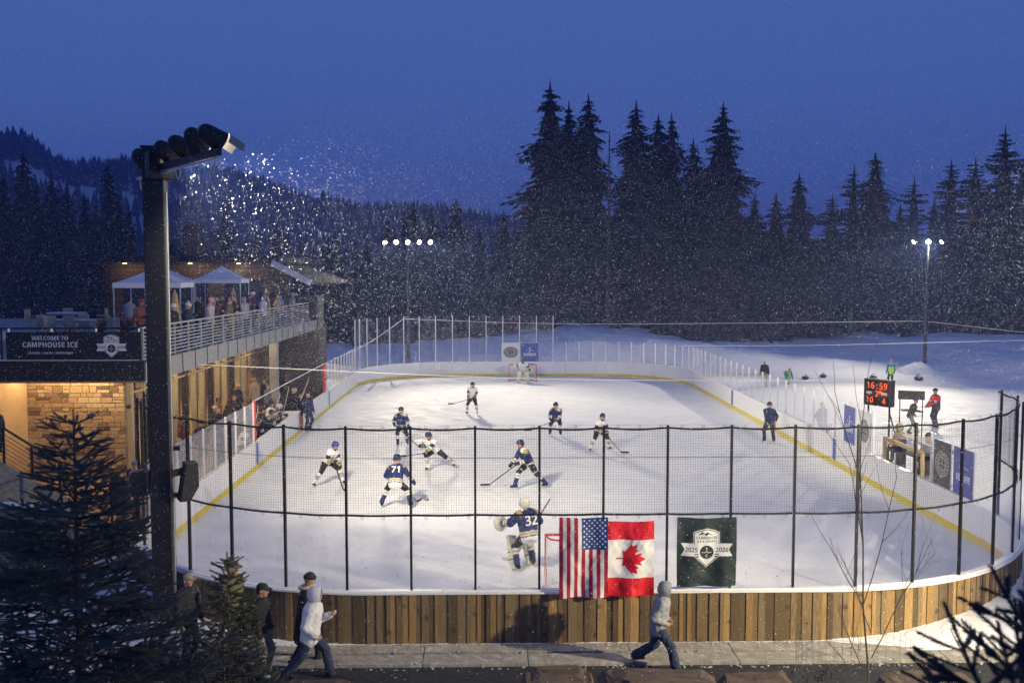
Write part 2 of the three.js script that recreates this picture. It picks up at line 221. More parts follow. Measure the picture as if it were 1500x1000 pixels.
{ // red padded end posts of the bench opening
  for (const [z, l] of [[-36.75, 'red padded glass post at the near end of the team bench'], [-52.3, 'red padded glass post at the far end of the team bench']]) { const q = path.at(onLeft(z)); const t = thing('padded_post', l, 'post', [q.x - 0.06, 1.08, q.z], 0, 'padded posts of the team bench'); mesh('pad', rbox(0, 0.78, 0, 0.13, 1.55, 0.16, 0.03), M(lin(0.6, 0.02, 0.03), 0.5), t); mesh('cap', rbox(0, 1.57, 0, 0.1, 0.04, 0.12, 0.01), mat.steel, t); }
  const g = thing('bench_gate', 'open white bench gate with a dark edge beside the navy tracksuit official', 'gate', [RX0 - 0.05, 0, -45.3], 0); mesh('gate_panel', rbox(-0.55, 0.54, -0.04, 1.1, 1.02, 0.05, 0.01), mat.white, g); mesh('gate_post', box(0, 0.56, 0.0, 0.06, 1.1, 0.06), M(lin(0.12, 0.02, 0.02), 0.5), g);
}
// ---------------------------------------------------------------- wooden fence round the near end, plank by plank
{
  const t = thing('wooden_fence', 'low fence of weathered brown upright planks round the near end of the rink', 'fence');
  const mats = [];
  for (let k = 0; k < 7; k++) { const o = k * 3.7, tone = [0.85, 1.0, 1.25, 0.62, 1.5, 0.95, 0.5][k], hue = [0.34, 0.31, 0.38, 0.33, 0.36, 0.28, 0.33][k]; mats.push(M(0xffffff, 0.85, { map: dataTex(128, (u, v) => { const g = tnoise(u, v * 0.12, 34, o) * 0.5 + tnoise(u + 0.03 * tnoise(u, v, 6, o), v * 0.25, 70, o + 2) * 0.35; const knot = Math.exp(-(((u - 0.3 - 0.1 * k % 0.5) * 5) ** 2 + ((v - 0.37 - 0.07 * k) * 14) ** 2) * 3); const b = (0.50 + 0.20 * g - 0.22 * knot) * Math.sqrt(tone); return [Math.min(1, b), b * (1 - hue * 0.52), b * (1 - hue * 1.35)]; }), bumpMap: snowBump, bumpScale: 0.002 })); }
  let s = SNL - 1.6, i = 0;
  while (s < SNR + 3.2) { const w = [0.08, 0.12, 0.14, 0.11, 0.19, 0.12][Math.floor(rnd() * 6)], o = 0.115 + (i % 2 ? 0.018 : 0) + rr(0, 0.008); const g = band(s, s + w - 0.004, o, o + 0.02, -0.06, 1.0 + rr(-0.012, 0.006), 0.3); const uv = g.attributes.uv, off = rnd(); for (let k = 0; k < uv.count; k++) uv.setXY(k, uv.getX(k) * 2.2 + off, uv.getY(k) * 0.9 + off * 3); mesh('plank', g, mats[Math.floor(rnd() * 7)], t); s += w; i++; }
  mesh('top_rail', band(SNL - 1.6, SNR + 3.2, 0.1305, 0.19, 1.012, 1.05), mat.cap, t);
}
// ---------------------------------------------------------------- safety net above the near glass
{
  const t = thing('safety_net', 'black mesh safety net strung above the near end glass', 'net');
  const a = nearPosts[0], b = nearPosts[nearPosts.length - 1], off = -0.03;
  const pos = [], add = (A, B, r) => { const d = B.clone().sub(A).normalize(), u = Math.abs(d.y) > 0.9 ? V(1, 0, 0) : V(0, 1, 0), e1 = d.clone().cross(u).normalize(), e2 = d.clone().cross(e1); const c = [0, 1, 2].map(k => { const f = k * TAU / 3; return e1.clone().multiplyScalar(Math.cos(f) * r).addScaledVector(e2, Math.sin(f) * r); }); for (let k = 0; k < 3; k++) { const p = A.clone().add(c[k]), q = A.clone().add(c[(k + 1) % 3]), s = B.clone().add(c[k]), w = B.clone().add(c[(k + 1) % 3]); pos.push(...p, ...s, ...q, ...q, ...s, ...w); } };
  const pt = (s, y) => { const q = path.at(s); const sag = Math.abs(Math.sin((s - a) / 0.645 * PI)) * 0.02; return V(q.x + q.nx * off, y - sag * (y > 3.4 ? 1 : 0), q.z + q.nz * off); };
  const pitch = 0.052; const n = Math.round((b - a) / pitch);
  for (let i = 0; i <= n; i++) { const s = a + (b - a) * i / n; add(pt(s, NETY0), pt(s, NETY1), 0.0019); }
  for (let y = NETY0; y <= NETY1; y += pitch) { const m = Math.round((b - a) / 0.26); for (let i = 0; i < m; i++) add(pt(a + (b - a) * i / m, y), pt(a + (b - a) * (i + 1) / m, y), 0.0019); }
  const g = new THREE.BufferGeometry(); g.setAttribute('position', new THREE.Float32BufferAttribute(pos, 3)); g.computeVertexNormals();
  const nm = mesh('netting', g, mat.net, t); nm.userData.kind = 'stuff';
  const ropePts = (y, amp, seedv) => { const P = []; const m = Math.round((b - a) / 0.2); for (let i = 0; i <= m; i++) { const s = a + (b - a) * i / m, q = path.at(s); P.push([q.x + q.nx * off, y - Math.abs(Math.sin((s - a) / 1.29 * PI)) * amp + 0.012 * fbm(s * 1.4, seedv), q.z + q.nz * off]); } return P; };
  mesh('edge_rope', cable(ropePts(NETY1 - 0.02, 0.035, 2), 0.021, 420, 6), mat.rope, t); mesh('edge_rope', cable(ropePts(NETY0 + 0.01, 0.012, 9), 0.023, 420, 6), mat.rope, t);
  mesh('support_cable', cable(ropePts(NETY1 + 0.035, 0, 50).map(p => [p[0], NETY1 + 0.035, p[2]]), 0.003, 420, 4), mat.steel, t);
  for (let s = a + 0.3; s < b; s += 0.43) for (const y of [NETY1 + 0.01, NETY0 - 0.045]) { const q = path.at(s); mesh('clip', new THREE.TorusGeometry(0.028, 0.0035, 4, 10).rotateY(Math.atan2(q.nx, q.nz)).translate(q.x + q.nx * off, y, q.z + q.nz * off), mat.blackMetal, t); }
}
{ // the net's end piece on the right, and its cable across the rink
  const c = thing('tension_cable', 'thin dark cable stretched across the net at half height', 'cable'); const q0 = path.at(nearPosts[0]), q1 = path.at(nearPosts[nearPosts.length - 1]); const P = nearPosts.map(s => { const q = path.at(s); return [q.x + q.nx * 0.1, 3.76, q.z + q.nz * 0.1]; }); mesh('cable', cable([[-6.62, 4.5 - 0.72, -20.3], ...P.slice(2)], 0.005, 200, 4), mat.blackMetal, c);
}
// ---------------------------------------------------------------- goals
function goal(label, x, z, turn) {
  const t = thing('hockey_goal', label, 'goal', [x, 0, z], turn, 'hockey goals'), red = M(lin(0.52, 0.03, 0.03), 0.4), wht = M(lin(0.7, 0.7, 0.7), 0.8);
  for (const s of [-1, 1]) mesh('goal_post', bar([s * 0.945, 0, 0], [s * 0.945, 1.22, 0], 0.03, 0.03, 10), red, t);
  mesh('crossbar', bar([-0.975, 1.22, 0], [0.975, 1.22, 0], 0.03, 0.03, 10), red, t);
  mesh('base_frame', cable([[-0.945, 0.03, 0], [-1.0, 0.03, -0.5], [-0.6, 0.03, -1.05], [0, 0.03, -1.1], [0.6, 0.03, -1.05], [1.0, 0.03, -0.5], [0.945, 0.03, 0]], 0.03, 40, 8), red, t);
  mesh('top_frame', cable([[-0.945, 1.22, 0], [-0.85, 1.22, -0.4], [-0.4, 1.22, -0.55], [0.4, 1.22, -0.55], [0.85, 1.22, -0.4], [0.945, 1.22, 0]], 0.022, 40, 8), red, t);
  const base = new THREE.CatmullRomCurve3([[-0.945, 0.03, 0], [-1.0, 0.03, -0.5], [-0.6, 0.03, -1.05], [0, 0.03, -1.1], [0.6, 0.03, -1.05], [1.0, 0.03, -0.5], [0.945, 0.03, 0]].map(p => V(...p))), top = new THREE.CatmullRomCurve3([[-0.945, 1.22, 0], [-0.85, 1.22, -0.4], [-0.4, 1.22, -0.55], [0.4, 1.22, -0.55], [0.85, 1.22, -0.4], [0.945, 1.22, 0]].map(p => V(...p)));
  const g = []; for (let i = 0; i <= 46; i++) { const a = base.getPointAt(i / 46), b = top.getPointAt(i / 46), m = a.clone().lerp(b, 0.5); m.z -= 0.05; m.y -= 0.04; g.push(bar(a.toArray(), m.toArray(), 0.0045, 0.0045, 3), bar(m.toArray(), b.toArray(), 0.0045, 0.0045, 3)); }
  for (let j = 1; j < 16; j++) for (let i = 0; i < 30; i++) { const f = (k) => { const a = base.getPointAt(k / 30), b = top.getPointAt(k / 30), m = a.clone().lerp(b, j / 16); m.z -= 0.05 * Math.sin(j / 16 * PI); return m.toArray(); }; g.push(bar(f(i), f(i + 1), 0.0045, 0.0045, 3)); }
  for (let i = 0; i < 14; i++) { const x = -0.8 + i * 1.6 / 13; g.push(bar([x, 1.215, 0], [x * 0.9, 1.215, -0.52], 0.0045, 0.0045, 3)); }
  const n = mesh('goal_net', g, wht, t); n.userData.kind = 'stuff'; return t;
}
goal('red hockey goal with white net at the far end', 2.2, -66.9, 0);
goal('red hockey goal behind the near goalkeeper, half hidden by the flags', 2.25, -22.75, PI);
// ---------------------------------------------------------------- printed panels, banners, flags
function emblem(c, x, y, s, fg, bg) { // shield with peaks, ribbon with the years, round badge
  c.save(); c.translate(x, y); c.scale(s, s); c.lineJoin = 'round';
  const shield = () => { c.beginPath(); c.moveTo(-52, -62); c.lineTo(-30, -72); c.lineTo(0, -80); c.lineTo(30, -72); c.lineTo(52, -62); c.lineTo(52, 30); c.lineTo(0, 78); c.lineTo(-52, 30); c.closePath(); };
  const rib = () => { c.beginPath(); c.moveTo(-100, -18); c.lineTo(100, -18); c.lineTo(86, 6); c.lineTo(100, 32); c.lineTo(-100, 32); c.lineTo(-86, 6); c.closePath(); };
  c.fillStyle = fg; shield(); c.fill(); rib(); c.fill(); c.strokeStyle = bg; c.lineWidth = 3; c.save(); c.scale(0.93, 0.94); shield(); c.stroke(); c.restore(); c.fillStyle = fg; c.save(); c.scale(0.99, 0.9); rib(); c.fill(); c.restore();
  c.fillStyle = bg; c.beginPath(); c.moveTo(-34, -50); c.lineTo(-18, -66); c.lineTo(-8, -58); c.lineTo(2, -64); c.lineTo(26, -52); c.lineTo(6, -57); c.lineTo(-2, -49); c.lineTo(-12, -58); c.closePath(); c.fill();
  c.textAlign = 'center'; c.font = 'bold 14px sans-serif'; c.fillText('CAMPHOUSE', 0, -36, 90); c.font = 'bold 12px sans-serif'; c.fillText('ICE & COURTS', 0, -23, 88);
  c.font = 'bold 24px sans-serif'; c.fillText('2025', -60, 16, 50); c.fillText('2026', 60, 16, 50);
  c.beginPath(); c.arc(0, 16, 27, 0, TAU); c.fill(); c.fillStyle = fg; c.font = 'bold 15px sans-serif'; c.fillText('Y', 0, 8); c.fillText('C', 0, 36); c.strokeStyle = fg; c.lineWidth = 2.5; c.beginPath(); c.moveTo(-20, 16); c.lineTo(-6, 18); c.lineTo(0, 12); c.lineTo(7, 19); c.lineTo(20, 16); c.stroke();
  c.strokeStyle = bg; c.lineWidth = 4; for (const k of [-1, 1]) { c.beginPath(); c.moveTo(k * 32, 24); c.lineTo(k * 48, 24); c.moveTo(k * 30, 33); c.lineTo(k * 44, 33); c.stroke(); }
  c.restore();
}
function roundBadge(c, x, y, r, fg, bg) { c.strokeStyle = fg; c.fillStyle = fg; c.lineWidth = r * 0.035; for (const k of [1, 0.9, 0.55, 0.48]) { c.beginPath(); c.arc(x, y, r * k, 0, TAU); c.stroke(); } c.font = `bold ${Math.round(r * 0.24)}px sans-serif`; c.textAlign = 'center'; c.textBaseline = 'middle'; for (const mid of [-PI / 2, PI / 2]) for (let i = -5; i <= 5; i++) { const a = mid + i * 0.25; c.beginPath(); c.moveTo(x + Math.cos(a) * r * 0.64, y + Math.sin(a) * r * 0.64); c.lineTo(x + Math.cos(a + (i % 2 ? 0.07 : 0)) * r * 0.81, y + Math.sin(a + (i % 2 ? 0.07 : 0)) * r * 0.81); c.lineWidth = r * 0.06; c.stroke(); } c.font = `bold ${Math.round(r * 0.3)}px sans-serif`; c.fillText('Y', x, y - r * 0.24); c.fillText('C', x, y + r * 0.25); c.lineWidth = r * 0.05; c.beginPath(); c.moveTo(x - r * 0.95, y - r * 0.03); c.lineTo(x - r * 0.2, y + r * 0.04); c.lineTo(x, y - r * 0.08); c.lineTo(x + r * 0.22, y + r * 0.06); c.lineTo(x + r * 0.95, y + r * 0.02); c.stroke(); c.textBaseline = 'alphabetic'; }
function pursuits(c, w, h) { c.fillStyle = '#4a58a6'; c.fillRect(0, 0, w, h); c.fillStyle = '#e8eaf4'; c.strokeStyle = '#e8eaf4'; c.textAlign = 'center'; c.font = `bold ${w * 0.2}px sans-serif`; c.fillText('Y', w / 2, h * 0.36); c.fillText('C', w / 2, h * 0.53); c.lineWidth = w * 0.02; c.beginPath(); c.moveTo(w * 0.28, h * 0.42); c.lineTo(w * 0.45, h * 0.405); c.lineTo(w * 0.54, h * 0.38); c.lineTo(w * 0.74, h * 0.42); c.stroke(); c.font = `bold ${w * 0.15}px sans-serif`; c.fillText('OUTDOOR', w / 2, h * 0.62, w * 0.84); c.fillText('PURSUITS', w / 2, h * 0.7, w * 0.84); }
const badgeDark = canvasTex(256, 360, (c, w, h) => { c.fillStyle = '#3a3d3f'; c.fillRect(0, 0, w, h); roundBadge(c, w / 2, h / 2, 100, '#cfd2d0', '#3a3d3f'); });
const badgeLight = canvasTex(256, 360, (c, w, h) => { c.fillStyle = '#dcdcda'; c.fillRect(0, 0, w, h); c.fillStyle = '#3a3d3f'; c.beginPath(); c.arc(w / 2, h / 2, 108, 0, TAU); c.fill(); roundBadge(c, w / 2, h / 2, 100, '#d6d7d5', '#3a3d3f'); });
const blueTex = canvasTex(256, 360, pursuits);
function panel(label, s, o, w, h, y, tex, group) { // a stiff printed panel fixed flat on the glass, facing the ice
  const q = path.at(s), inward = Math.atan2(-q.nx, -q.nz); const t = thing('printed_panel', label, 'banner', [q.x + q.nx * o, y, q.z + q.nz * o], inward, group); mesh('print', new THREE.PlaneGeometry(w, h).translate(0, h / 2, 0.011), M(0xffffff, 0.6, { map: tex }), t); mesh('backing', box(0, h / 2, 0, w + 0.04, h + 0.03, 0.018), mat.white, t); return t;
}
panel('dark grey panel with a round white badge on the right side glass', onRight(-28.35), 0.035, 1.1, 1.36, 1.1, badgeDark);
panel('blue panel nearest the net on the right side glass', onRight(-27.05), 0.035, 1.15, 1.36, 1.1, blueTex);
panel('blue panel on the right side glass left of the scoreboard', onRight(-35.85), 0.035, 1.1, 1.4, 1.1, blueTex);
panel('pale panel with a round grey badge beside the score table', onRight(-34.4), 0.035, 1.1, 1.4, 1.1, badgeLight);
panel('pale panel with a round grey badge on the far end glass', path.find(1.45, RZ1), 0.035, 1.3, 1.36, 1.1, badgeLight);
panel('blue panel on the far end glass behind the goalkeeper', path.find(2.85, RZ1), 0.035, 1.3, 1.36, 1.1, blueTex);
function cloth(name, label, x, y1, w, h, z, tex, amp, sd, rough = 0.75) {
  const g = new THREE.PlaneGeometry(w, h, 36, 54), p = g.attributes.position; for (let i = 0; i < p.count; i++) { const a = p.getX(i), b = p.getY(i), t = 0.5 - b / h; const f = amp * (0.6 * Math.sin(a * 9 + sd + t * 3) * (0.3 + t) + 0.9 * fbm(a * 3 + b * 1.6 + sd, b * 1.3 - a, sd) + 0.35 * fbm(a * 9 - b * 7, b * 5, sd + 3)); p.setZ(i, f + 0.03 * t); p.setY(i, b - 0.02 * Math.pow(Math.sin((a / w + 0.5) * PI), 2) * (1 - t)); p.setX(i, a * (1 - 0.03 * t * Math.sin(sd + 1))); } g.computeVertexNormals(); g.translate(x, y1 - h / 2, z);
  const m = mesh(name, g, new THREE.MeshPhysicalMaterial({ map: tex, roughness: rough, side: THREE.DoubleSide, sheen: 0.3, sheenRoughness: 0.6 })); return tag(m, label, 'flag', 'flags hung on the near glass');
}
const usTex = canvasTex(640, 1024, (c, w, h) => { for (let i = 0; i < 13; i++) { c.fillStyle = i % 2 ? '#d8d8da' : '#a3142c'; c.fillRect(w * i / 13, 0, w / 13 + 1, h); } c.fillStyle = '#1d3a78'; c.fillRect(w * 6 / 13, 0, w * 7 / 13, h * 0.4); c.fillStyle = '#e4e6ea'; for (let r = 0; r < 11; r++) for (let k = 0; k < (r % 2 ? 4 : 5); k++) { const y = h * 0.4 * (r + 1) / 12, x = w * 6 / 13 + w * 7 / 13 * ((k + (r % 2 ? 1 : 0.5)) / 5); c.beginPath(); for (let q = 0; q < 10; q++) { const a = q * PI / 5, R = q % 2 ? 7 : 17; c.lineTo(x + Math.cos(a) * R, y + Math.sin(a) * R); } c.closePath(); c.fill(); } });
const caTex = canvasTex(640, 1024, (c, w, h) => { c.fillStyle = '#dcdcdc'; c.fillRect(0, 0, w, h); c.fillStyle = '#cf1020'; c.fillRect(0, 0, w, h * 0.245); c.fillRect(0, h * 0.755, w, h * 0.245); const L = [[0, -1], [0.2, -0.62], [0.42, -0.74], [0.31, -0.22], [0.58, -0.5], [0.65, -0.36], [0.97, -0.42], [0.88, -0.12], [1, -0.04], [0.48, 0.4], [0.54, 0.58], [0.05, 0.5], [0.05, 0.98]]; const P = [...L, ...L.slice(1).reverse().map(([a, b]) => [-a, b])]; c.save(); c.translate(w * 0.5, h * 0.5); c.rotate(PI / 2); c.scale(205, 205); c.beginPath(); P.forEach(([a, b], i) => i ? c.lineTo(a, b) : c.moveTo(a, b)); c.closePath(); c.fill(); c.restore(); });
const greenTex = canvasTex(768, 896, (c, w, h) => { c.fillStyle = '#1c2a2a'; c.fillRect(0, 0, w, h); emblem(c, w / 2, h * 0.44, 3.3, '#d3d6d6', '#1c2a2a'); });
cloth('flag', 'star spangled flag hung upright with red and white stripes', 1.84, 2.6, 0.97, 1.62, -18.96, usTex, 0.075, 2.2, 0.5);
cloth('flag', 'red and white maple leaf flag hung sideways on the glass', 2.79, 2.52, 0.93, 1.52, -18.96, caTex, 0.07, 5.1, 0.5);
cloth('flag', 'dark green flag with a white shield emblem', 4.33, 2.56, 1.2, 1.4, -19.06, greenTex, 0.05, 8.4, 0.6);
// ---------------------------------------------------------------- scoreboard, score table
{
  const t = thing('scoreboard', 'black scoreboard with glowing orange digits on the right boards', 'scoreboard', [14.62, 0, -35.95], -1.02);
  mesh('cabinet', rbox(0, 3.0, 0, 1.15, 1.0, 0.3, 0.015), mat.dark, t);
  const tex = canvasTex(384, 320, (c, w, h) => { c.fillStyle = '#000'; c.fillRect(0, 0, w, h); c.fillStyle = '#ff5a1e'; c.textAlign = 'center'; c.font = 'bold 110px monospace'; c.fillText('16:59', w / 2, 108, 330); c.font = 'bold 100px monospace'; c.fillText('2', w / 2, 210); c.fillText('10', 82, 296, 120); c.fillText('4', 306, 296); });
  mesh('screen', new THREE.PlaneGeometry(1.07, 0.92).translate(0, 3.0, 0.153), new THREE.MeshStandardMaterial({ color: 0x050505, emissive: 0xffffff, emissiveMap: tex, emissiveIntensity: 1.4, roughness: 0.4 }), t);
  for (const x of [-0.42, 0.42]) mesh('label_plate', box(x * 0.78, 2.98, 0.1565, 0.26, 0.1, 0.004), M(lin(0.3, 0.3, 0.3), 0.6), t);
  for (const x of [-0.46, 0.46]) mesh('leg', box(x, 1.25, 0, 0.05, 2.5, 0.05), mat.blackMetal, t); mesh('brace', beam([0.46, 2.3, 0], [0.7, 0.0, -0.7], 0.035, 0.035), mat.blackMetal, t);
  const light = new THREE.PointLight(0xff6a30, 0.5, 0); light.position.set(0, 3.0, 0.35); light.castShadow = true; light.name = 'scoreboard_glow'; t.add(light);
  const p = thing('sign_board', 'plain dark board standing behind the scoreboard', 'sign', [16.0, 0, -36.3], -0.35); mesh('board_face', rbox(0, 2.85, 0, 0.95, 0.34, 0.06, 0.01), mat.dark, p); for (const x of [-0.4, 0.4]) mesh('leg', box(x, 1.35, -0.01, 0.04, 2.7, 0.04), mat.blackMetal, p);
  const wd = M(lin(0.52, 0.38, 0.17), 0.7), s = thing('score_table', 'pale timber score table frame behind the right boards', 'table', [14.5, 0, -32.2], 0);
  for (const [x, z] of [[-0.55, -1.5], [0.55, -1.5], [-0.55, 1.5], [0.55, 1.5]]) mesh('leg', box(x, 0.85, z, 0.1, 1.7, 0.1), wd, s);
  for (const x of [-0.55, 0.55]) { mesh('side_rail', box(x, 1.66, 0, 0.09, 0.12, 2.9), wd, s); mesh('stretcher', box(x, 0.55, 0, 0.05, 0.09, 2.9), wd, s); } mesh('table_top', box(0.3, 1.74, 0, 0.6, 0.04, 3.2), M(lin(0.42, 0.40, 0.36), 0.7), s);
}
const lathe0 = P => new THREE.LatheGeometry(P.map(p => new THREE.Vector2(...p)), 20);
// ---------------------------------------------------------------- floodlight poles, their lamps, and the wires between them
const headGeo = (() => { const g = new THREE.LatheGeometry([[0, -0.34], [0.08, -0.34], [0.15, -0.28], [0.19, -0.16], [0.21, 0.02], [0.235, 0.18], [0.24, 0.2], [0.225, 0.2], [0.2, 0.04], [0, 0.03]].map(p => new THREE.Vector2(...p)), 20); g.rotateX(PI / 2); g.scale(0.86, 0.86, 0.86); return g; })();
const lensGeo = new THREE.CircleGeometry(0.165, 20).translate(0, 0, 0.06);
const lampWhite = lin(1, 0.885, 0.64);
function floodHead(parent, p, target, I, angle, visor = true, glow = 30) { // p and target in the parent's own (unturned) frame
  const h = new THREE.Group(); h.name = 'floodlight'; parent.add(h); h.position.set(...p); h.lookAt(V(...target).add(parent.position)); 
  mesh('housing', headGeo, mat.blackMetal, h); mesh('lens', lensGeo, new THREE.MeshStandardMaterial({ color: 0x222222, emissive: lampWhite, emissiveIntensity: glow, roughness: 0.3 }), h);
  if (visor) mesh('visor', new THREE.CylinderGeometry(0.22, 0.21, 0.32, 20, 1, true, PI / 2, PI).rotateX(PI / 2).translate(0, 0, 0.36), new THREE.MeshStandardMaterial({ color: 0x8a8a88, roughness: 0.5, side: THREE.DoubleSide }), h);
  if (I) { const l = new THREE.SpotLight(lampWhite, I, 0, angle, 0.9, 2); l.name = 'flood_lamp'; l.castShadow = true; l.shadow.radius = 5; const d = V(...target).sub(V(...p)).normalize(); l.position.set(p[0] + d.x * 0.5, p[1] + d.y * 0.5, p[2] + d.z * 0.5); l.target.position.set(...target); parent.add(l, l.target); }
  return h;
}
function polePlate(t, r) { mesh('base_plate', new THREE.CylinderGeometry(r * 2, r * 2, 0.04, 16).translate(0, 0.02, 0), mat.blackMetal, t); }
function farPole(label, x, z, n, arm, targets, I, angle) {
  const t = thing('light_pole', label, 'light pole', [x, 0, z], 0, 'floodlight poles round the rink');
  mesh('pole', new THREE.CylinderGeometry(0.09, 0.15, 9.7, 14).translate(0, 4.85, 0), M(lin(0.07, 0.06, 0.055), 0.8), t); polePlate(t, 0.2);
  mesh('crossarm', beam([-arm[0] / 2, 9.75, -arm[1] / 2], [arm[0] / 2, 9.75, arm[1] / 2], 0.1, 0.1), mat.blackMetal, t);
  for (let i = 0; i < n; i++) { const f = n > 1 ? i / (n - 1) - 0.5 : 0; const tg = targets[i % targets.length]; floodHead(t, [arm[0] * f * 0.96, 9.95, arm[1] * f * 0.96 + 0.1], [tg[0] - x, tg[1], tg[2] - z], I[i % I.length], angle[i % angle.length], false); }
  return t;
}
farPole('distant pole with five glaring floodlights behind the far left corner', -6.4, -75, 5, [3.6, 0], [[-5, 0, -62], [-3, 0, -44], [4, 0, -48], [10, 0, -50], [12, 0, -38]], [330, 230, 950, 520, 1150], [1.05, 0.4, 0.55, 0.5, 0.35]);
farPole('distant pole with three glaring floodlights behind the second ice sheet', 33.2, -73.2, 3, [2.1, 0.3], [[10, 0, -66], [10, 0, -34], [16, 0, -66]], [1200, 1800, 430], [0.3, 0.65, 0.95]);
farPole('floodlight pole at the near right corner of the rink, outside the frame', 13.8, -17.6, 4, [-3.0, 2.4], [[0, 0, -28], [8, 0, -54], [23, 0, -48], [-8, 2, -44]], [80, 430, 1250, 260], [0.85, 0.42, 0.5, 0.5]);
{ // lantern post on the path just right of the frame: it lights the fence and the walkway
  const t = thing('path_lantern', 'lantern post beside the walkway, outside the frame on the right', 'lamp', [15.8, 0, -11.4]); mesh('post', bar([0, 0, 0], [0, 6.0, 0], 0.07, 0.05, 10), mat.blackMetal, t); mesh('lantern_shade', new THREE.CylinderGeometry(0.16, 0.3, 0.3, 16, 1, true).translate(0, 6.24, 0), mat.blackMetal, t); mesh('lantern_globe', new THREE.SphereGeometry(0.15, 16, 12).translate(0, 6.2, 0), new THREE.MeshStandardMaterial({ color: 0x333333, emissive: lin(1, 0.84, 0.5), emissiveIntensity: 12 }), t); mesh('lantern_cap', lathe0([[0, 0.14], [0.26, 0.02], [0.27, 0]]).translate(0, 6.36, 0), mat.blackMetal, t);
  const l = new THREE.SpotLight(lin(1, 0.85, 0.55), 900, 0, 0.62, 0.6, 2); l.name = 'lantern_lamp'; l.position.set(-0.3, 6.0, -0.1); l.target.position.set(-13.4, 0, -7.6); l.castShadow = true; l.shadow.radius = 8; t.add(l, l.target);
}
{ // near pole: square black steel with an arm of floodlights reaching to the right and towards the viewpoint
  const t = thing('light_pole', 'tall square black light pole in the left foreground', 'light pole', [-6.92, 0, -20.3], 0, 'floodlight poles round the rink');
  mesh('pole', rbox(0, 5.0, 0, 0.42, 10.0, 0.42, 0.02, 0.12), mat.blackMetal, t); mesh('base_plate', rbox(0, 0.03, 0, 0.8, 0.06, 0.8, 0.02), mat.blackMetal, t); mesh('cap', rbox(0, 10.01, 0, 0.46, 0.05, 0.46, 0.01, 0.12), mat.blackMetal, t); mesh('edge_conduit', box(0.235, 4.6, 0.05, 0.035, 9.0, 0.05), mat.steel, t);
  const u = V(2.3, 0, 3.1).normalize(), A = k => [u.x * k, 9.58, u.z * k + 0.02];
  mesh('arm', beam(A(-1.15), A(3.55), 0.1, 0.12), mat.blackMetal, t); mesh('arm_rail', beam([A(-1.15)[0], 9.47, A(-1.15)[2]], [A(3.55)[0], 9.47, A(3.55)[2]], 0.05, 0.04), mat.steel, t); mesh('arm_bracket', rbox(0.12, 9.62, 0.16, 0.5, 0.55, 0.5, 0.02, 0.64), mat.blackMetal, t);
  const T = [[-0.75, [-5, 0, -50], 260, 0.4], [0.75, [2, 0, -46], 760, 0.62], [1.65, [6, 0, -40], 220, 0.8], [2.4, [-3, 0, -26], 60, 1.05], [3.3, [9, 0, -30], 210, 0.6]];
  for (const [k, tg, I, a] of T) { const p = A(k); floodHead(t, [p[0], 9.86, p[2]], [tg[0] + 6.92, 0, tg[2] + 20.3], I, a, true); mesh('yoke', bar([p[0], 9.6, p[2]], [p[0], 9.86, p[2]], 0.035), mat.blackMetal, t); }
  for (const [k, d] of [[-1.05, 0.3], [1.2, 0.25], [3.0, 0.28]]) { const p = A(k), q = A(k + 0.45); mesh('lamp_cord', cable([[p[0], 9.52, p[2]], [(p[0] + q[0]) / 2, 9.5 - d, (p[2] + q[2]) / 2], [q[0], 9.55, q[2]]], 0.012, 16), M(lin(0.4, 0.4, 0.3), 0.6), t); }
  mesh('junction_box', rbox(-0.37, 3.08, 0.12, 0.34, 0.5, 0.34, 0.02), mat.blackMetal, t);
  const s = thing('loudspeaker', 'black loudspeaker on a bracket fixed to the near light pole', 'loudspeaker', [-6.38, 2.72, -20.2], 0.5);
  const sh = new THREE.Shape([[-0.16, 0], [0.03, 0], [0.2, 0.28], [0.19, 0.76], [-0.03, 0.76]].map(p => new THREE.Vector2(...p))); mesh('cabinet', new THREE.ExtrudeGeometry(sh, { depth: 0.36, bevelEnabled: true, bevelSize: 0.012, bevelThickness: 0.012, bevelSegments: 1 }).translate(0, 0, -0.18), mat.dark, s); mesh('bracket', [beam([-0.34, 0.55, 0], [-0.02, 0.62, 0], 0.07, 0.14), beam([-0.34, 0.12, 0], [-0.12, 0.1, 0], 0.06, 0.1), box(-0.33, 0.34, 0, 0.03, 0.6, 0.1)], mat.blackMetal, s);
  const w = thing('turnbuckle', 'black turnbuckle anchoring the net cable to the near pole', 'turnbuckle', [-6.62, 4.5 - 0.72, -20.3]); mesh('anchor', rbox(-0.03, 0, 0, 0.24, 0.1, 0.06, 0.02), mat.blackMetal, w); mesh('hook', new THREE.TorusGeometry(0.04, 0.01, 6, 12).translate(0.13, 0, 0), mat.steel, w);
}
for (const [l, P, r] of [['pale wire crossing the rink from the lodge to the score table', [[-10.6, 4.3, -34], [1.95, 3.22, -39], [14.4, 2.9, -41]], 0.012], ['pale rope rising from the team bench post to the far corner', [[-8.98, 2.66, -36.7], [-8.98, 2.64, -52.3], [-7.8, 3.1, -62], [-6.48, 4.17, -72]], 0.02], ['pale wire between the far poles above the snow bank', [[-6.48, 4.17, -72], [4.94, 3.75, -73], [33.2, 3.9, -73.2]], 0.018], ['lower pale wire above the second ice sheet', [[13.5, 2.25, -70.5], [22, 2.6, -66], [38, 3.6, -58]], 0.018], ['pale wire leaving the far right pole for the frame edge', [[33.2, 3.9, -73.2], [40, 3.15, -69], [48, 2.7, -65]], 0.018]]) tag(mesh('wire', cable(P, r, 40), mat.wire), l, 'wire', 'wires strung over the rink');
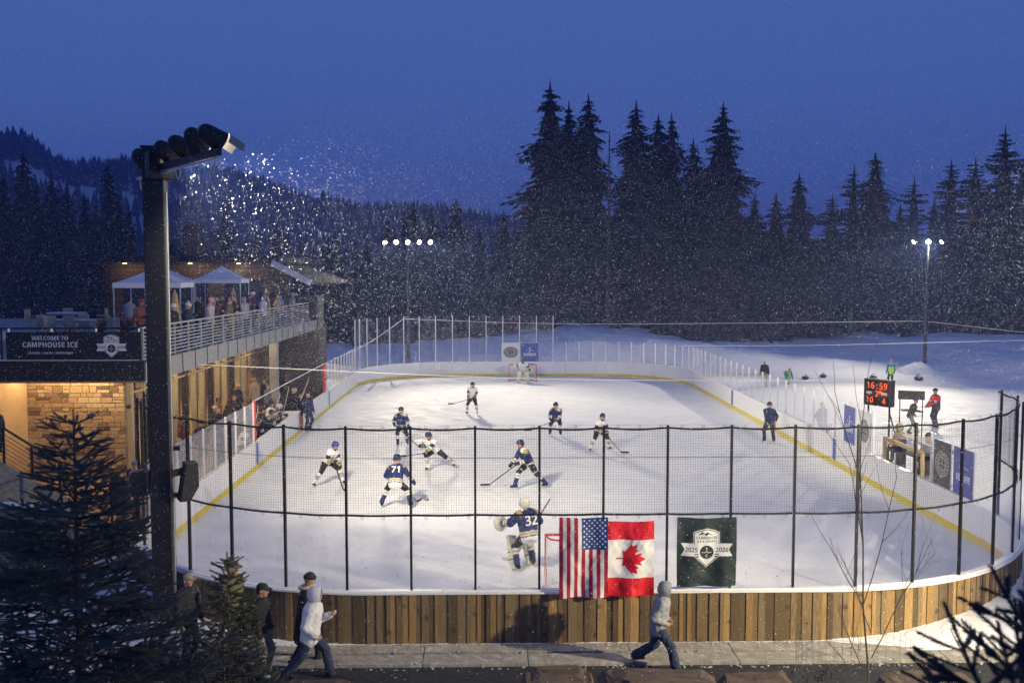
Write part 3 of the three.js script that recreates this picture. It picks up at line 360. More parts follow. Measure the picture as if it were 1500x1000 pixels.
// ---------------------------------------------------------------- people: one skin over tapered bones, meshed by surface nets
// bones: {a, b, ra, rb, k, c} with c a colour [r,g,b] or a function (t, x, y, z) giving one
function skin(bones, cell) {
  let lo = [1e9, 1e9, 1e9], hi = [-1e9, -1e9, -1e9];
  for (const o of bones) for (let i = 0; i < 3; i++) { lo[i] = Math.min(lo[i], o.a[i] - o.ra, o.b[i] - o.rb); hi[i] = Math.max(hi[i], o.a[i] + o.ra, o.b[i] + o.rb); }
  lo = lo.map(v => v - cell * 2.5); const n = [0, 1, 2].map(i => Math.ceil((hi[i] - lo[i]) / cell) + 4), N = n[0] * n[1] * n[2];
  const F = new Float32Array(N).fill(1), near = new Float32Array(N).fill(1e9), who = new Int16Array(N).fill(-1);
  bones.forEach((o, bi) => {
    const pad = 0.09, r = Math.max(o.ra, o.rb) + pad, i0 = [], i1 = [], d = [0, 1, 2].map(i => o.b[i] - o.a[i]), dd = d[0] * d[0] + d[1] * d[1] + d[2] * d[2] || 1e-9;
    for (let i = 0; i < 3; i++) { i0[i] = Math.max(0, Math.floor((Math.min(o.a[i], o.b[i]) - r - lo[i]) / cell)); i1[i] = Math.min(n[i] - 1, Math.ceil((Math.max(o.a[i], o.b[i]) + r - lo[i]) / cell)); }
    for (let z = i0[2]; z <= i1[2]; z++) for (let y = i0[1]; y <= i1[1]; y++) for (let x = i0[0]; x <= i1[0]; x++) {
      const px = lo[0] + x * cell - o.a[0], py = lo[1] + y * cell - o.a[1], pz = lo[2] + z * cell - o.a[2]; let t = (px * d[0] + py * d[1] + pz * d[2]) / dd; t = t < 0 ? 0 : t > 1 ? 1 : t;
      const v = Math.hypot(px - t * d[0], py - t * d[1], pz - t * d[2]) - (o.ra + (o.rb - o.ra) * t), q = (z * n[1] + y) * n[0] + x;
      const k = o.k ?? 0.03, f = F[q], h = Math.max(k - Math.abs(f - v), 0) / k; F[q] = Math.min(f, v) - h * h * k * 0.25;
      if (v < near[q]) { near[q] = v; who[q] = bi; }
    }
  });
  const vid = new Int32Array(N).fill(-1), pos = [], col = [], idx = [], nx = n[0], nxy = n[0] * n[1], off = [0, 1, nx, nx + 1, nxy, nxy + 1, nxy + nx, nxy + nx + 1];
  const E = [[0, 1], [2, 3], [4, 5], [6, 7], [0, 2], [1, 3], [4, 6], [5, 7], [0, 4], [1, 5], [2, 6], [3, 7]];
  for (let z = 0; z < n[2] - 1; z++) for (let y = 0; y < n[1] - 1; y++) for (let x = 0; x < nx - 1; x++) {
    const q = z * nxy + y * nx + x; let m = 0; for (let c = 0; c < 8; c++) if (F[q + off[c]] < 0) m |= 1 << c; if (m === 0 || m === 255) continue;
    let sx = 0, sy = 0, sz = 0, k = 0; for (const [a, b] of E) { const fa = F[q + off[a]], fb = F[q + off[b]]; if ((fa < 0) === (fb < 0)) continue; const t = fa / (fa - fb); sx += (a & 1) + t * ((b & 1) - (a & 1)); sy += (a >> 1 & 1) + t * ((b >> 1 & 1) - (a >> 1 & 1)); sz += (a >> 2 & 1) + t * ((b >> 2 & 1) - (a >> 2 & 1)); k++; }
    const X = lo[0] + (x + sx / k) * cell, Y = lo[1] + (y + sy / k) * cell, Z = lo[2] + (z + sz / k) * cell; vid[q] = pos.length / 3; pos.push(X, Y, Z);
    let best = 1e9, w = -1; for (let c = 0; c < 8; c++) if (near[q + off[c]] < best) { best = near[q + off[c]]; w = who[q + off[c]]; }
    const o = bones[w]; let cc = o.c; if (typeof cc === 'function') { const d = [0, 1, 2].map(i => o.b[i] - o.a[i]), dd = d[0] ** 2 + d[1] ** 2 + d[2] ** 2 || 1e-9; let t = ((X - o.a[0]) * d[0] + (Y - o.a[1]) * d[1] + (Z - o.a[2]) * d[2]) / dd; cc = cc(Math.min(1, Math.max(0, t)), X, Y, Z); } col.push(...cc);
  }
  for (let z = 1; z < n[2] - 1; z++) for (let y = 1; y < n[1] - 1; y++) for (let x = 1; x < nx - 1; x++) { const q = z * nxy + y * nx + x, s = F[q] < 0; const f = (st, u, v) => { if (s === (F[q + st] < 0)) return; const a = vid[q - u - v], b = vid[q - v], c = vid[q], d = vid[q - u]; if (s) idx.push(a, b, c, a, c, d); else idx.push(a, c, b, a, d, c); }; f(1, nx, nxy); f(nx, nxy, 1); f(nxy, 1, nx); }
  const g = new THREE.BufferGeometry(); g.setAttribute('position', new THREE.Float32BufferAttribute(pos, 3)); g.setAttribute('color', new THREE.Float32BufferAttribute(col, 3)); g.setIndex(idx); g.computeVertexNormals(); return g;
}
const SKIN = [0.46, 0.27, 0.19];
// head about its centre, face towards +z; hair colour null leaves the skull bare under a hat or helmet
function headGeoOf(hair, fine) {
  const H = hair || SKIN, face = (t, x, y, z) => { if (z > 0.06 && Math.hypot(Math.abs(x) - 0.033, (y - 0.012) * 1.6) < 0.013) return [0.03, 0.025, 0.02]; if (z > 0.06 && Math.abs(x) < 0.024 && Math.abs(y + 0.058) < 0.007) return [0.30, 0.10, 0.09]; if (z > 0.05 && Math.hypot((Math.abs(x) - 0.033) * 0.6, y - 0.036) < 0.012) return [0.10, 0.06, 0.04]; if (hair && (y > 0.065 - Math.max(0, -z) * 1.2 || z < -0.03)) return H; return SKIN; };
  return skin([{ a: [0, 0.03, -0.018], b: [0, 0.03, 0.012], ra: 0.092, rb: 0.084, c: face }, { a: [0, 0.0, 0.03], b: [0, -0.07, 0.05], ra: 0.07, rb: 0.04, k: 0.04, c: face }, { a: [0, 0.012, 0.092], b: [0, -0.022, 0.112], ra: 0.008, rb: 0.013, k: 0.015, c: SKIN }, { a: [0.088, 0.01, -0.005], b: [0.092, -0.02, 0.0], ra: 0.015, rb: 0.011, k: 0.01, c: SKIN }, { a: [-0.088, 0.01, -0.005], b: [-0.092, -0.02, 0.0], ra: 0.015, rb: 0.011, k: 0.01, c: SKIN }, { a: [0, -0.05, -0.02], b: [0, -0.14, -0.035], ra: 0.055, rb: 0.055, k: 0.03, c: SKIN }, ...(hair ? [{ a: [0, 0.06, -0.035], b: [0, -0.01, -0.06], ra: 0.088, rb: 0.062, k: 0.03, c: H }] : [])], fine);
}
// right hand: wrist at the origin, fingers down -y, palm facing +x, thumb forward (+z); curl 0..1
function handGeoOf(c, curl, fat, cell) {
  const B = [{ a: [0, 0, 0], b: [0, -0.04, 0.012], ra: 0.026 * fat, rb: 0.03 * fat, c }, { a: [0, -0.035, -0.022], b: [0, -0.085, -0.026], ra: 0.022 * fat, rb: 0.015 * fat, c }, { a: [0, -0.035, 0.018], b: [0, -0.09, 0.026], ra: 0.022 * fat, rb: 0.015 * fat, c }, { a: [0, -0.04, 0], b: [0, -0.09, 0], ra: 0.022 * fat, rb: 0.016 * fat, c }];
  const L = [[0.032, 0.074], [0.011, 0.082], [-0.011, 0.076], [-0.031, 0.060]];
  for (const [z, len] of L) { let p = [0, -0.088, z * (0.8 + 0.25 * fat)], a = curl * 0.7; for (let s = 0; s < 3; s++) { const l = len * [0.45, 0.32, 0.23][s], q = [p[0] + Math.sin(a) * l, p[1] - Math.cos(a) * l, p[2]]; B.push({ a: p, b: q, ra: (0.0098 - s * 0.0008) * (0.6 + 0.5 * fat), rb: (0.009 - s * 0.0008) * (0.6 + 0.5 * fat), k: 0.006, c }); p = q; a += curl * 1.25; } }
  B.push({ a: [0.004, -0.025, 0.022], b: [0.014, -0.058, 0.052], ra: 0.015 * fat, rb: 0.0115 * fat, k: 0.012, c }, { a: [0.014, -0.058, 0.052], b: [0.014 + 0.022 * curl, -0.09, 0.058 - 0.012 * curl], ra: 0.0112 * fat, rb: 0.0095 * fat, k: 0.008, c });
  return skin(B, cell);
}
const cacheG = new Map(), cached = (k, f) => { if (!cacheG.has(k)) cacheG.set(k, f()); return cacheG.get(k); };
const bodyMat = new THREE.MeshStandardMaterial({ vertexColors: true, roughness: 0.85 });
const sub = (a, b) => [a[0] - b[0], a[1] - b[1], a[2] - b[2]], addv = (a, b, s = 1) => [a[0] + b[0] * s, a[1] + b[1] * s, a[2] + b[2] * s], dot = (a, b) => a[0] * b[0] + a[1] * b[1] + a[2] * b[2], len = a => Math.hypot(...a), nrm = a => { const l = len(a) || 1; return a.map(v => v / l); }, mix = (a, b, t) => a.map((v, i) => v + (b[i] - v) * t);
function ik(A, B, l1, l2, pole) { let d = sub(B, A), L = len(d); const max = (l1 + l2) * 0.995; if (L > max) { B = addv(A, d, max / L); d = sub(B, A); L = max; } const x = (l1 * l1 - l2 * l2 + L * L) / (2 * L), h = Math.sqrt(Math.max(0, l1 * l1 - x * x)), u = nrm(d); let p = addv(pole, u, -dot(pole, u)); p = nrm(p); return [addv(addv(A, u, x), p, h), B]; }
// o: pos, face, s (scale), pel, lean [fwd, side] degrees, twist, aL/aR ankles, hL/hR wrists, look [yaw, pitch], wear {...}
function person(name, label, o, category = 'person', group) {
  const w = o.wear || {}, t = thing(name, label, category, o.pos, o.face || 0, group); t.scale.setScalar(o.s || 1);
  const D = PI / 180, lf = (o.lean?.[0] ?? 3) * D, ls = (o.lean?.[1] ?? 0) * D, tw = (o.twist ?? 0) * D, bulk = w.bulk ?? 0.02, skate = w.skates ? 0.075 : 0;
  const pel = o.pel || [0, 0.94 + skate, 0], up = nrm([Math.sin(ls), Math.cos(lf), Math.sin(lf)]), rt = nrm([Math.cos(tw), -Math.sin(ls), -Math.sin(tw)]);
  const chest = addv(pel, up, 0.50), hipL = addv(pel, [0.09, -0.03, 0]), hipR = addv(pel, [-0.09, -0.03, 0]), shL = addv(addv(chest, up, -0.05), rt, 0.175 + bulk * 0.6), shR = addv(addv(chest, up, -0.05), rt, -0.175 - bulk * 0.6);
  const aL = o.aL || [0.11, 0.09 + skate, 0], aR = o.aR || [-0.11, 0.09 + skate, 0]; const pl = o.knee || [0, 0.1, 1];
  const [kL, fL] = ik(hipL, aL, 0.43, 0.43, addv(pl, [0.25, 0, 0])), [kR, fR] = ik(hipR, aR, 0.43, 0.43, addv(pl, [-0.25, 0, 0]));
  const hL = o.hL || addv(shL, [0.08, -0.52, 0.08]), hR = o.hR || addv(shR, [-0.08, -0.52, 0.08]);
  const [eL, wL] = ik(shL, hL, 0.285, 0.255, [0.5, -0.3, -1]), [eR, wR] = ik(shR, hR, 0.285, 0.255, [-0.5, -0.3, -1]);
  const top = w.top || [0.05, 0.05, 0.06], pants = w.pants || [0.03, 0.035, 0.05], boots = w.boots || [0.012, 0.012, 0.012], pk = w.pants2 || pants, sl = w.sleeve || top;
  const hem = w.hem ?? 0.10, hemP = addv(pel, up, -hem);
  const T = w.torso || top, B = [];
  const tb = 0.115 + bulk;
  for (const s of [-1, 1]) { B.push({ a: addv(addv(pel, rt, s * 0.055), up, -hem + 0.04), b: addv(addv(chest, rt, s * 0.085), up, -0.1), ra: tb - 0.004 + (w.flare ?? 0), rb: tb + 0.002, k: 0.05, c: T }); }
  B.push({ a: addv(addv(chest, rt, 0.1), up, -0.06), b: addv(addv(chest, rt, -0.1), up, -0.06), ra: 0.105 + bulk * 0.6, rb: 0.105 + bulk * 0.6, k: 0.05, c: T });
  B.push({ a: addv(chest, up, -0.02), b: addv(chest, up, 0.07), ra: 0.07, rb: 0.058, k: 0.03, c: w.collar || top });
  const pr = w.pantR ?? 0.088;
  for (const [h, k, f, sd] of [[hipL, kL, fL, 1], [hipR, kR, fR, -1]]) {
    B.push({ a: h, b: k, ra: pr + 0.02, rb: pr * 0.8, k: 0.04, c: w.thigh || pants }, { a: k, b: f, ra: pr * 0.78, rb: w.cuff ?? pr * 0.62, k: 0.03, c: w.shin || pk });
    const fd = nrm(o.toe?.[sd > 0 ? 0 : 1] || [sd * 0.25, 0, 1]); const heel = addv(addv(f, fd, -0.05), [0, -0.045, 0]), toe = addv(addv(f, fd, 0.14), [0, -0.055, 0]);
    B.push({ a: addv(f, [0, 0.03, 0]), b: heel, ra: 0.052, rb: 0.043, k: 0.02, c: boots }, { a: heel, b: toe, ra: 0.043, rb: 0.034, k: 0.02, c: boots });
    if (w.skates) mesh('skate_blade', beam(addv(addv(f, fd, -0.1), [0, -0.12, 0]), addv(addv(f, fd, 0.17), [0, -0.12, 0]), 0.012, 0.06), mat.steel, t);
  }
  const ar = (w.armR ?? 0.056) + bulk * 0.5;
  for (const [s, e, h] of [[shL, eL, wL], [shR, eR, wR]]) B.push({ a: s, b: e, ra: ar + 0.014, rb: ar * 0.92, k: 0.035, c: w.upper || sl }, { a: e, b: h, ra: ar * 0.92, rb: ar * 0.74, k: 0.025, c: w.fore || sl });
  const cell = o.cell || 0.02, geos = [folds(skin(B, cell), w.fold ?? 0.016, label.length)];
  const place = (g, origin, X, Y, Z) => { const q = g.clone(), m = new THREE.Matrix4().makeBasis(V(...X), V(...Y), V(...Z)).setPosition(...origin); q.applyMatrix4(m); if (m.determinant() < 0) { const ix = q.index; for (let i = 0; i < ix.count; i += 3) { const a = ix.getX(i); ix.setX(i, ix.getX(i + 1)); ix.setX(i + 1, a); } q.computeVertexNormals(); } return q; };
  const gc = w.glove || SKIN, fat = w.glove ? (w.fat ?? 1.35) : 1, curl = o.curl ?? (o.grip ? 1 : 0.45), hg = cached('h' + gc + fat + curl + (cell > 0.024 ? 'c' : 'f'), () => handGeoOf(gc, curl, fat, cell > 0.024 ? 0.011 : 0.0075));
  for (const [e, h, mir] of [[eR, wR, 1], [eL, wL, -1]]) { const Y = nrm(sub(e, h)); let Z = nrm(addv([0, 0.35, 1], Y, -dot([0, 0.35, 1], Y))); const X = nrm([Y[1] * Z[2] - Y[2] * Z[1], Y[2] * Z[0] - Y[0] * Z[2], Y[0] * Z[1] - Y[1] * Z[0]]); geos.push(place(hg, h, X.map(v => v * mir), Y, Z)); }
  const hy = (o.look?.[0] ?? 0) * D, hp = (o.look?.[1] ?? 0) * D; const hc = addv(addv(chest, nrm(addv(up, [0, 1, 0])), 0.20), [0, 0, 0.025]);
  const hq = new THREE.Quaternion().setFromEuler(new THREE.Euler(hp, hy, 0, 'YXZ')), hm = new THREE.Matrix4().compose(V(...hc), hq, V(1, 1, 1));
  geos.push(cached('head' + (w.hair || 0) + (cell > 0.024 ? 'c' : 'f'), () => headGeoOf(w.hair, cell > 0.024 ? 0.014 : 0.009)).clone().applyMatrix4(hm));
  mesh('body', mergeGeometries(geos.map(g => { const q = g.clone(); for (const k of Object.keys(q.attributes)) if (!['position', 'normal', 'color'].includes(k)) q.deleteAttribute(k); return q; })), bodyMat, t);
  const hat = (n, g, m) => { const q = mesh(n, g, m, t); q.applyMatrix4(hm); return q; };
  t.userData.rig = 0; delete t.userData.rig;
  if (w.hat) HATS[w.hat](hat, w.hatC || [0.02, 0.02, 0.02], w.hatC2);
  t.updateMatrixWorld(true);
  return { t, hat, hm, up, rt, chest, pel, wL, wR, eL, eR, kL, kR, fL, fR, W: p => V(...p).applyMatrix4(t.matrixWorld) };
}
// creases of cloth: ridged noise pushed along the normals, and a slight unevenness of the dye
function folds(g, amp, sd) { const p = g.attributes.position, n = g.attributes.normal, c = g.attributes.color; for (let i = 0; i < p.count; i++) { const x = p.getX(i), y = p.getY(i), z = p.getZ(i); const r = 1 - 2 * Math.abs(noise.noise(x * 9 + sd + y * 3, y * 7, z * 9)), q = noise.noise(x * 19, y * 15 + sd, z * 19), d = amp * (0.6 * (r - 0.4) + 0.5 * q); p.setXYZ(i, x + n.getX(i) * d, y + n.getY(i) * d, z + n.getZ(i) * d); const k = 1 + 0.16 * noise.noise(x * 26, y * 26 + sd, z * 26); c.setXYZ(i, c.getX(i) * k, c.getY(i) * k, c.getZ(i) * k); } g.computeVertexNormals(); return g; }
const lathe = (P, n = 20) => new THREE.LatheGeometry(P.map(p => new THREE.Vector2(...p)), n);
const cm = (c, r = 0.8) => M(lin(...c), r);
const HATS = {
  beanie(hat, c, c2) { hat('beanie', lathe([[0, 0.152], [0.05, 0.145], [0.085, 0.115], [0.102, 0.065], [0.104, 0.03], [0.112, 0.03], [0.112, 0.075], [0.1, 0.078], [0.1, 0.03], [0.095, 0.03]]).translate(0, 0.008, -0.005).scale(1, 1, 1.1), cm(c)); if (c2) hat('pompom', new THREE.IcosahedronGeometry(0.035, 1).translate(0, 0.18, -0.008), cm(c2)); },
  cap(hat, c) { hat('cap', [lathe([[0, 0.135], [0.06, 0.125], [0.092, 0.09], [0.1, 0.04], [0.094, 0.04]]).translate(0, 0.008, -0.005).scale(1, 1, 1.1), new THREE.CylinderGeometry(0.085, 0.085, 0.01, 16, 1, false, -PI / 2, PI).scale(1, 1, 1.15).rotateX(0.15).translate(0, 0.05, 0.085)], cm(c)); },
  helmet(hat, c) { hat('helmet', [lathe([[0, 0.158], [0.05, 0.152], [0.095, 0.125], [0.118, 0.07], [0.12, 0.02], [0.113, 0.02], [0.1, 0.09]]).scale(0.98, 1, 1.14).translate(0, 0.005, -0.008), box(0.108, -0.015, -0.02, 0.016, 0.08, 0.07), box(-0.108, -0.015, -0.02, 0.016, 0.08, 0.07), box(0, 0.0, -0.105, 0.15, 0.08, 0.03), box(0, 0.13, -0.02, 0.04, 0.05, 0.16)], cm(c, 0.35)); hat('chin_strap', cable([[0.1, -0.04, -0.01], [0.06, -0.1, 0.05], [0, -0.115, 0.06], [-0.06, -0.1, 0.05], [-0.1, -0.04, -0.01]], 0.006, 14), cm([0.02, 0.02, 0.02])); hat('visor', new THREE.CylinderGeometry(0.125, 0.122, 0.075, 18, 1, true, -1.1, 2.2).scale(1, 1, 1.1).translate(0, 0.015, 0.0), mat.glass); },
  hood(hat, c) { const P = [[0, -0.152], [0.07, -0.14], [0.118, -0.09], [0.135, -0.02], [0.13, 0.05], [0.112, 0.105], [0.102, 0.108], [0.116, 0.04], [0.12, -0.02], [0.1, -0.09], [0, -0.13]]; hat('hood', lathe(P, 24).rotateX(PI / 2).scale(0.95, 1.16, 1).rotateX(-0.18).translate(0, 0.012, 0.0), cm(c)); },
  furhood(hat, c, c2) { HATS.beanie(hat, c); hat('fur_trim', new THREE.TorusGeometry(0.11, 0.04, 8, 20).rotateX(1.25).translate(0, -0.13, -0.05), cm(c2 || [0.5, 0.4, 0.28], 1)); },
  mask(hat, c) { hat('goalie_mask', [lathe([[0, 0.165], [0.06, 0.155], [0.105, 0.115], [0.122, 0.05], [0.118, -0.03], [0.1, -0.09], [0.09, -0.09], [0.105, -0.02], [0.1, 0.09]]).scale(1, 1, 1.15)], cm(c, 0.35)); const g = []; for (let i = -3; i <= 3; i++) g.push(cable([[i * 0.022, 0.06, 0.125 - Math.abs(i) * 0.008], [i * 0.024, 0, 0.15 - Math.abs(i) * 0.009], [i * 0.02, -0.07, 0.125 - Math.abs(i) * 0.008]], 0.004, 8, 4)); for (const y of [0.05, 0.015, -0.02, -0.055]) g.push(cable([[-0.08, y, 0.115], [0, y, 0.152], [0.08, y, 0.115]], 0.004, 10, 4)); hat('cage', g, mat.steel); },
};
// a stick held in both hands: the shaft runs through the hands down to the ice
function stick(label, P, topHand, lowHand, bladeDir, { shaft = [0.02, 0.02, 0.022], tip, blade = [0.012, 0.012, 0.012], ext = 0.12, paddle } = {}) {
  const A = P.W(topHand), B = P.W(lowHand), d = B.clone().sub(A).normalize(); const tp = tip ? V(...tip) : A.clone().addScaledVector(d, (A.y - 0.04) / Math.max(0.15, -d.y)); const L = A.distanceTo(tp); if (!tip && L > 1.6) tp.copy(A).addScaledVector(d, 1.6);
  const o = A.clone(), t = thing('hockey_stick', label, 'hockey stick', [tp.x, tp.y, tp.z], 0, 'sticks held by the players'); const rel = v => v.clone().sub(tp).toArray(); const b = nrm([bladeDir[0], 0, bladeDir[1]]);
  mesh('shaft', beam(rel(A.clone().addScaledVector(tp.clone().sub(A).normalize(), -ext)), [0, 0, 0], 0.022, 0.03), cm(shaft, 0.5), t); if (paddle) mesh('paddle', beam(rel(A.clone().lerp(tp, 0.55)), [0, 0, 0], 0.03, 0.09), cm(paddle, 0.5), t);
  const bl = []; for (let i = 0; i < 4; i++) { const f = k => [b[0] * 0.08 * k + b[2] * 0.012 * k * k * 0.3, 0.0, b[2] * 0.08 * k - b[0] * 0.012 * k * k * 0.3]; bl.push(beam(f(i), f(i + 1.05), 0.014, 0.07)); } mesh('blade', bl, cm(paddle || blade, 0.6), t); return t;
}
// ---------------------------------------------------------------- hockey outfits
const NAVY = [0.012, 0.023, 0.105], GOLD = [0.40, 0.30, 0.09], WHT = [0.72, 0.72, 0.73], BLK = [0.014, 0.014, 0.016];
const bandsOf = (base, list) => t => { for (const [a, b, c] of list) if (t >= a && t < b) return c; return base; };
const gear = { skates: true, bulk: 0.035, pantR: 0.1, cuff: 0.066, armR: 0.06, hem: 0.14, hat: 'helmet', glove: BLK, fat: 1.7, boots: BLK, thigh: t => BLK };
const blueKit = { ...gear, top: NAVY, collar: GOLD, torso: bandsOf(NAVY, [[0, 0.05, WHT], [0.05, 0.11, NAVY], [0.11, 0.16, WHT], [0.16, 0.27, GOLD], [0.27, 0.31, WHT]]), upper: bandsOf(NAVY, [[0, 0.12, GOLD]]), fore: bandsOf(NAVY, [[0.1, 0.25, WHT], [0.25, 0.55, GOLD], [0.55, 0.68, WHT]]), shin: bandsOf(NAVY, [[0.12, 0.24, WHT], [0.24, 0.34, GOLD], [0.34, 0.46, WHT]]), hatC: [0.012, 0.016, 0.05] };
const whiteKit = { ...gear, top: WHT, collar: BLK, torso: bandsOf(WHT, [[0.03, 0.09, NAVY]]), upper: bandsOf(NAVY, [[0, 0.35, WHT], [0.85, 1.01, WHT]]), fore: bandsOf(GOLD, [[0, 0.12, WHT], [0.62, 0.8, NAVY]]), shin: bandsOf(WHT, [[0.3, 0.37, BLK], [0.43, 0.5, BLK], [0.56, 0.63, BLK]]), hatC: [0.012, 0.015, 0.03] };
const SK = 0.165;                                   // ankle height on skates
const PG = 'hockey players on the ice';
let P;
P = person('hockey_player', 'white jersey player with a blue helmet leaning in a wide stance, nearest the left boards', { pos: [-5.74, 0, -33.9], face: 0.75, s: 1.0, pel: [0.05, 0.86, -0.1], lean: [38, 6], twist: 10, aL: [0.42, SK, 0.25], aR: [-0.5, SK, -0.18], hL: [0.22, 0.72, 0.42], hR: [-0.02, 0.92, 0.38], look: [10, 15], grip: 1, wear: { ...whiteKit, hatC: [0.02, 0.05, 0.28] } }, 'hockey player', PG);
stick('black hockey stick of the white player by the left boards', P, P.wR, P.wL, [0.35, 1], { tip: [-5.12, 0.04, -33.15] });
P = person('hockey_player', 'blue jersey player gliding upright towards the camera at the left', { pos: [-3.9, 0, -41.82], face: 0.1, pel: [0, 0.92, -0.06], lean: [22, 0], aL: [0.26, SK + 0.02, -0.1], aR: [-0.16, SK, 0.1], hL: [0.3, 0.9, 0.3], hR: [-0.3, 0.98, 0.25], look: [0, 5], grip: 1, wear: blueKit }, 'hockey player', PG);
stick('black hockey stick of the upright blue player at the left', P, P.wR, P.wL, [1, 0.2], { tip: [-3.1, 0.05, -41.3] });
P = person('hockey_player', 'blue jersey player number 71 seen from behind with legs spread', { pos: [-3.03, 0, -30.53], face: PI - 0.05, s: 1.06, pel: [0, 0.83, -0.1], lean: [34, 0], aL: [0.44, SK, 0.05], aR: [-0.44, SK, 0.0], hL: [0.3, 0.85, 0.4], hR: [-0.5, 0.78, 0.15], look: [0, 12], grip: 1, wear: blueKit }, 'hockey player', PG);
function backNumber(P, txt, size, y, out) { const g = new TextGeometry(txt, { font, size, depth: 0.008, curveSegments: 3, bevelEnabled: false }); g.computeBoundingBox(); const b = g.boundingBox; g.translate(-(b.max.x + b.min.x) / 2, -(b.max.y + b.min.y) / 2, 0); const up = V(...P.up), rt = V(...P.rt).negate(), bk = rt.clone().cross(up).normalize(); const m = new THREE.Matrix4().makeBasis(rt, up, bk); g.applyMatrix4(m); const c = addv(addv(P.chest, P.up, y), bk.toArray(), out); g.translate(...c); mesh('jersey_number', g, cm([0.7, 0.7, 0.68]), P.t); }
backNumber(P, '71', 0.2, -0.17, 0.158);
stick('black hockey stick of player 71', P, P.wL, P.wR, [0.5, -0.8], { tip: [-2.42, 0.04, -31.3] });
P = person('hockey_player', 'white jersey player striding left with one leg trailing', { pos: [-2.2, 0, -36.4], face: -0.55, s: 1.0, pel: [0.02, 0.8, -0.15], lean: [40, -4], aL: [0.55, SK + 0.05, -0.68], aR: [-0.12, SK, 0.14], hL: [-0.08, 0.72, 0.4], hR: [-0.36, 0.98, 0.3], look: [-15, 18], grip: 1, wear: { ...whiteKit, hatC: [0.012, 0.02, 0.07] } }, 'hockey player', PG);
stick('black hockey stick of the striding white player', P, P.wL, P.wR, [-1, 0.1], { tip: [-3.3, 0.35, -37.6] });
P = person('hockey_player', 'white jersey player standing alone in front of the far goal', { pos: [-0.99, 0, -51.28], face: -0.15, pel: [0, 0.93, -0.05], lean: [16, 3], aL: [0.26, SK, 0.02], aR: [-0.28, SK, 0.0], hL: [0.12, 0.95, 0.3], hR: [-0.18, 0.88, 0.3], look: [0, 5], grip: 1, wear: whiteKit }, 'hockey player', PG);
stick('hockey stick of the lone white player, blade held out left', P, P.wL, P.wR, [-1, 0], { tip: [-1.95, 0.62, -51.0] });
P = person('hockey_player', 'blue jersey player skating left near the middle of the net', { pos: [1.27, 0, -33.2], face: -1.15, s: 1.05, pel: [0, 0.88, -0.05], lean: [30, 0], aL: [0.16, SK + 0.02, -0.58], aR: [-0.1, SK, 0.42], hL: [0.1, 0.9, 0.42], hR: [-0.25, 0.82, 0.48], look: [10, 5], grip: 1, wear: { ...blueKit, thigh: bandsOf(BLK, [[0.7, 0.75, WHT]]) } }, 'hockey player', PG);
stick('black hockey stick of the blue player skating left', P, P.wL, P.wR, [-1, 0], { tip: [-0.05, 0.1, -33.5] });
P = person('hockey_player', 'blue jersey player crouching on the right of centre ice', { pos: [3.02, 0, -44.36], face: -0.2, s: 1.0, pel: [0, 0.84, -0.14], lean: [36, 0], aL: [0.2, SK, 0.05], aR: [-0.3, SK, -0.02], hL: [0.1, 0.82, 0.42], hR: [-0.25, 0.85, 0.38], look: [-10, 15], grip: 1, wear: { ...blueKit, hatC: [0.02, 0.02, 0.025], fore: bandsOf(WHT, [[0.5, 0.7, NAVY]]) } }, 'hockey player', PG);
stick('hockey stick of the crouching blue player', P, P.wL, P.wR, [-1, 0], { tip: [1.85, 0.28, -44.3] });
P = person('hockey_player', 'white jersey player in a wide stance at the right of the ice', { pos: [4.61, 0, -40.48], face: 0.35, s: 1.0, pel: [0, 0.87, -0.1], lean: [34, -2], aL: [0.42, SK, -0.02], aR: [-0.5, SK, 0.05], hL: [0.14, 0.78, 0.38], hR: [-0.1, 0.98, 0.32], look: [-5, 10], grip: 1, wear: { ...whiteKit, hatC: [0.012, 0.02, 0.06] } }, 'hockey player', PG);
stick('hockey stick of the white player at the right', P, P.wR, P.wL, [1, 0.3], { tip: [5.42, 0.04, -39.95] });
function goalie(label, pos, face, kit, opts) {
  const P = person('goalkeeper', label, { pos, face, s: 1.04, ...opts, grip: 1, wear: { ...kit, hat: 'mask', hatC: opts.mask, bulk: 0.06, armR: 0.075, hatC2: null } }, 'hockey goalkeeper', 'goalkeepers'); const c = [0.62, 0.60, 0.47], m = cm(c, 0.6), md = cm([0.05, 0.05, 0.055], 0.6);
  for (const [k, f] of [[P.kL, P.fL], [P.kR, P.fR]]) { const d = nrm(sub(f, k)), g = []; const fw = nrm(addv([0, 0.2, 1], d, -dot([0, 0.2, 1], d))), pad = (a, b, w, th) => { const A = addv(addv(k, d, a), fw, 0.1), B = addv(addv(k, d, b), fw, 0.1), gg = new RoundedBoxGeometry(w, th, len(sub(A, B)), 2, 0.035); gg.applyMatrix4(new THREE.Matrix4().lookAt(V(...A), V(...B), V(...fw))); const C = mix(A, B, 0.5); return gg.translate(...C); }; const p = mesh('leg_pad', [pad(-0.3, 0.05, 0.27, 0.1), pad(0.0, 0.4, 0.28, 0.13), pad(0.36, 0.53, 0.25, 0.1)], m, P.t); mesh('pad_strap', [pad(0.1, 0.14, 0.285, 0.12), pad(0.28, 0.32, 0.288, 0.135)], md, p); }
  const cg = new THREE.SphereGeometry(0.19, 18, 12, 0, TAU, 0, PI * 0.62); cg.scale(0.95, 0.5, 1.1).rotateX(-PI / 2 + 0.3); mesh('catching_glove', cg.translate(...addv(P.wL, [0.03, 0.0, 0.08])), new THREE.MeshStandardMaterial({ color: lin(...c), roughness: 0.6, side: THREE.DoubleSide }), P.t);
  mesh('blocker', rbox(...addv(P.wR, [-0.03, -0.03, 0.09]), 0.2, 0.36, 0.07, 0.025), m, P.t); return P;
}
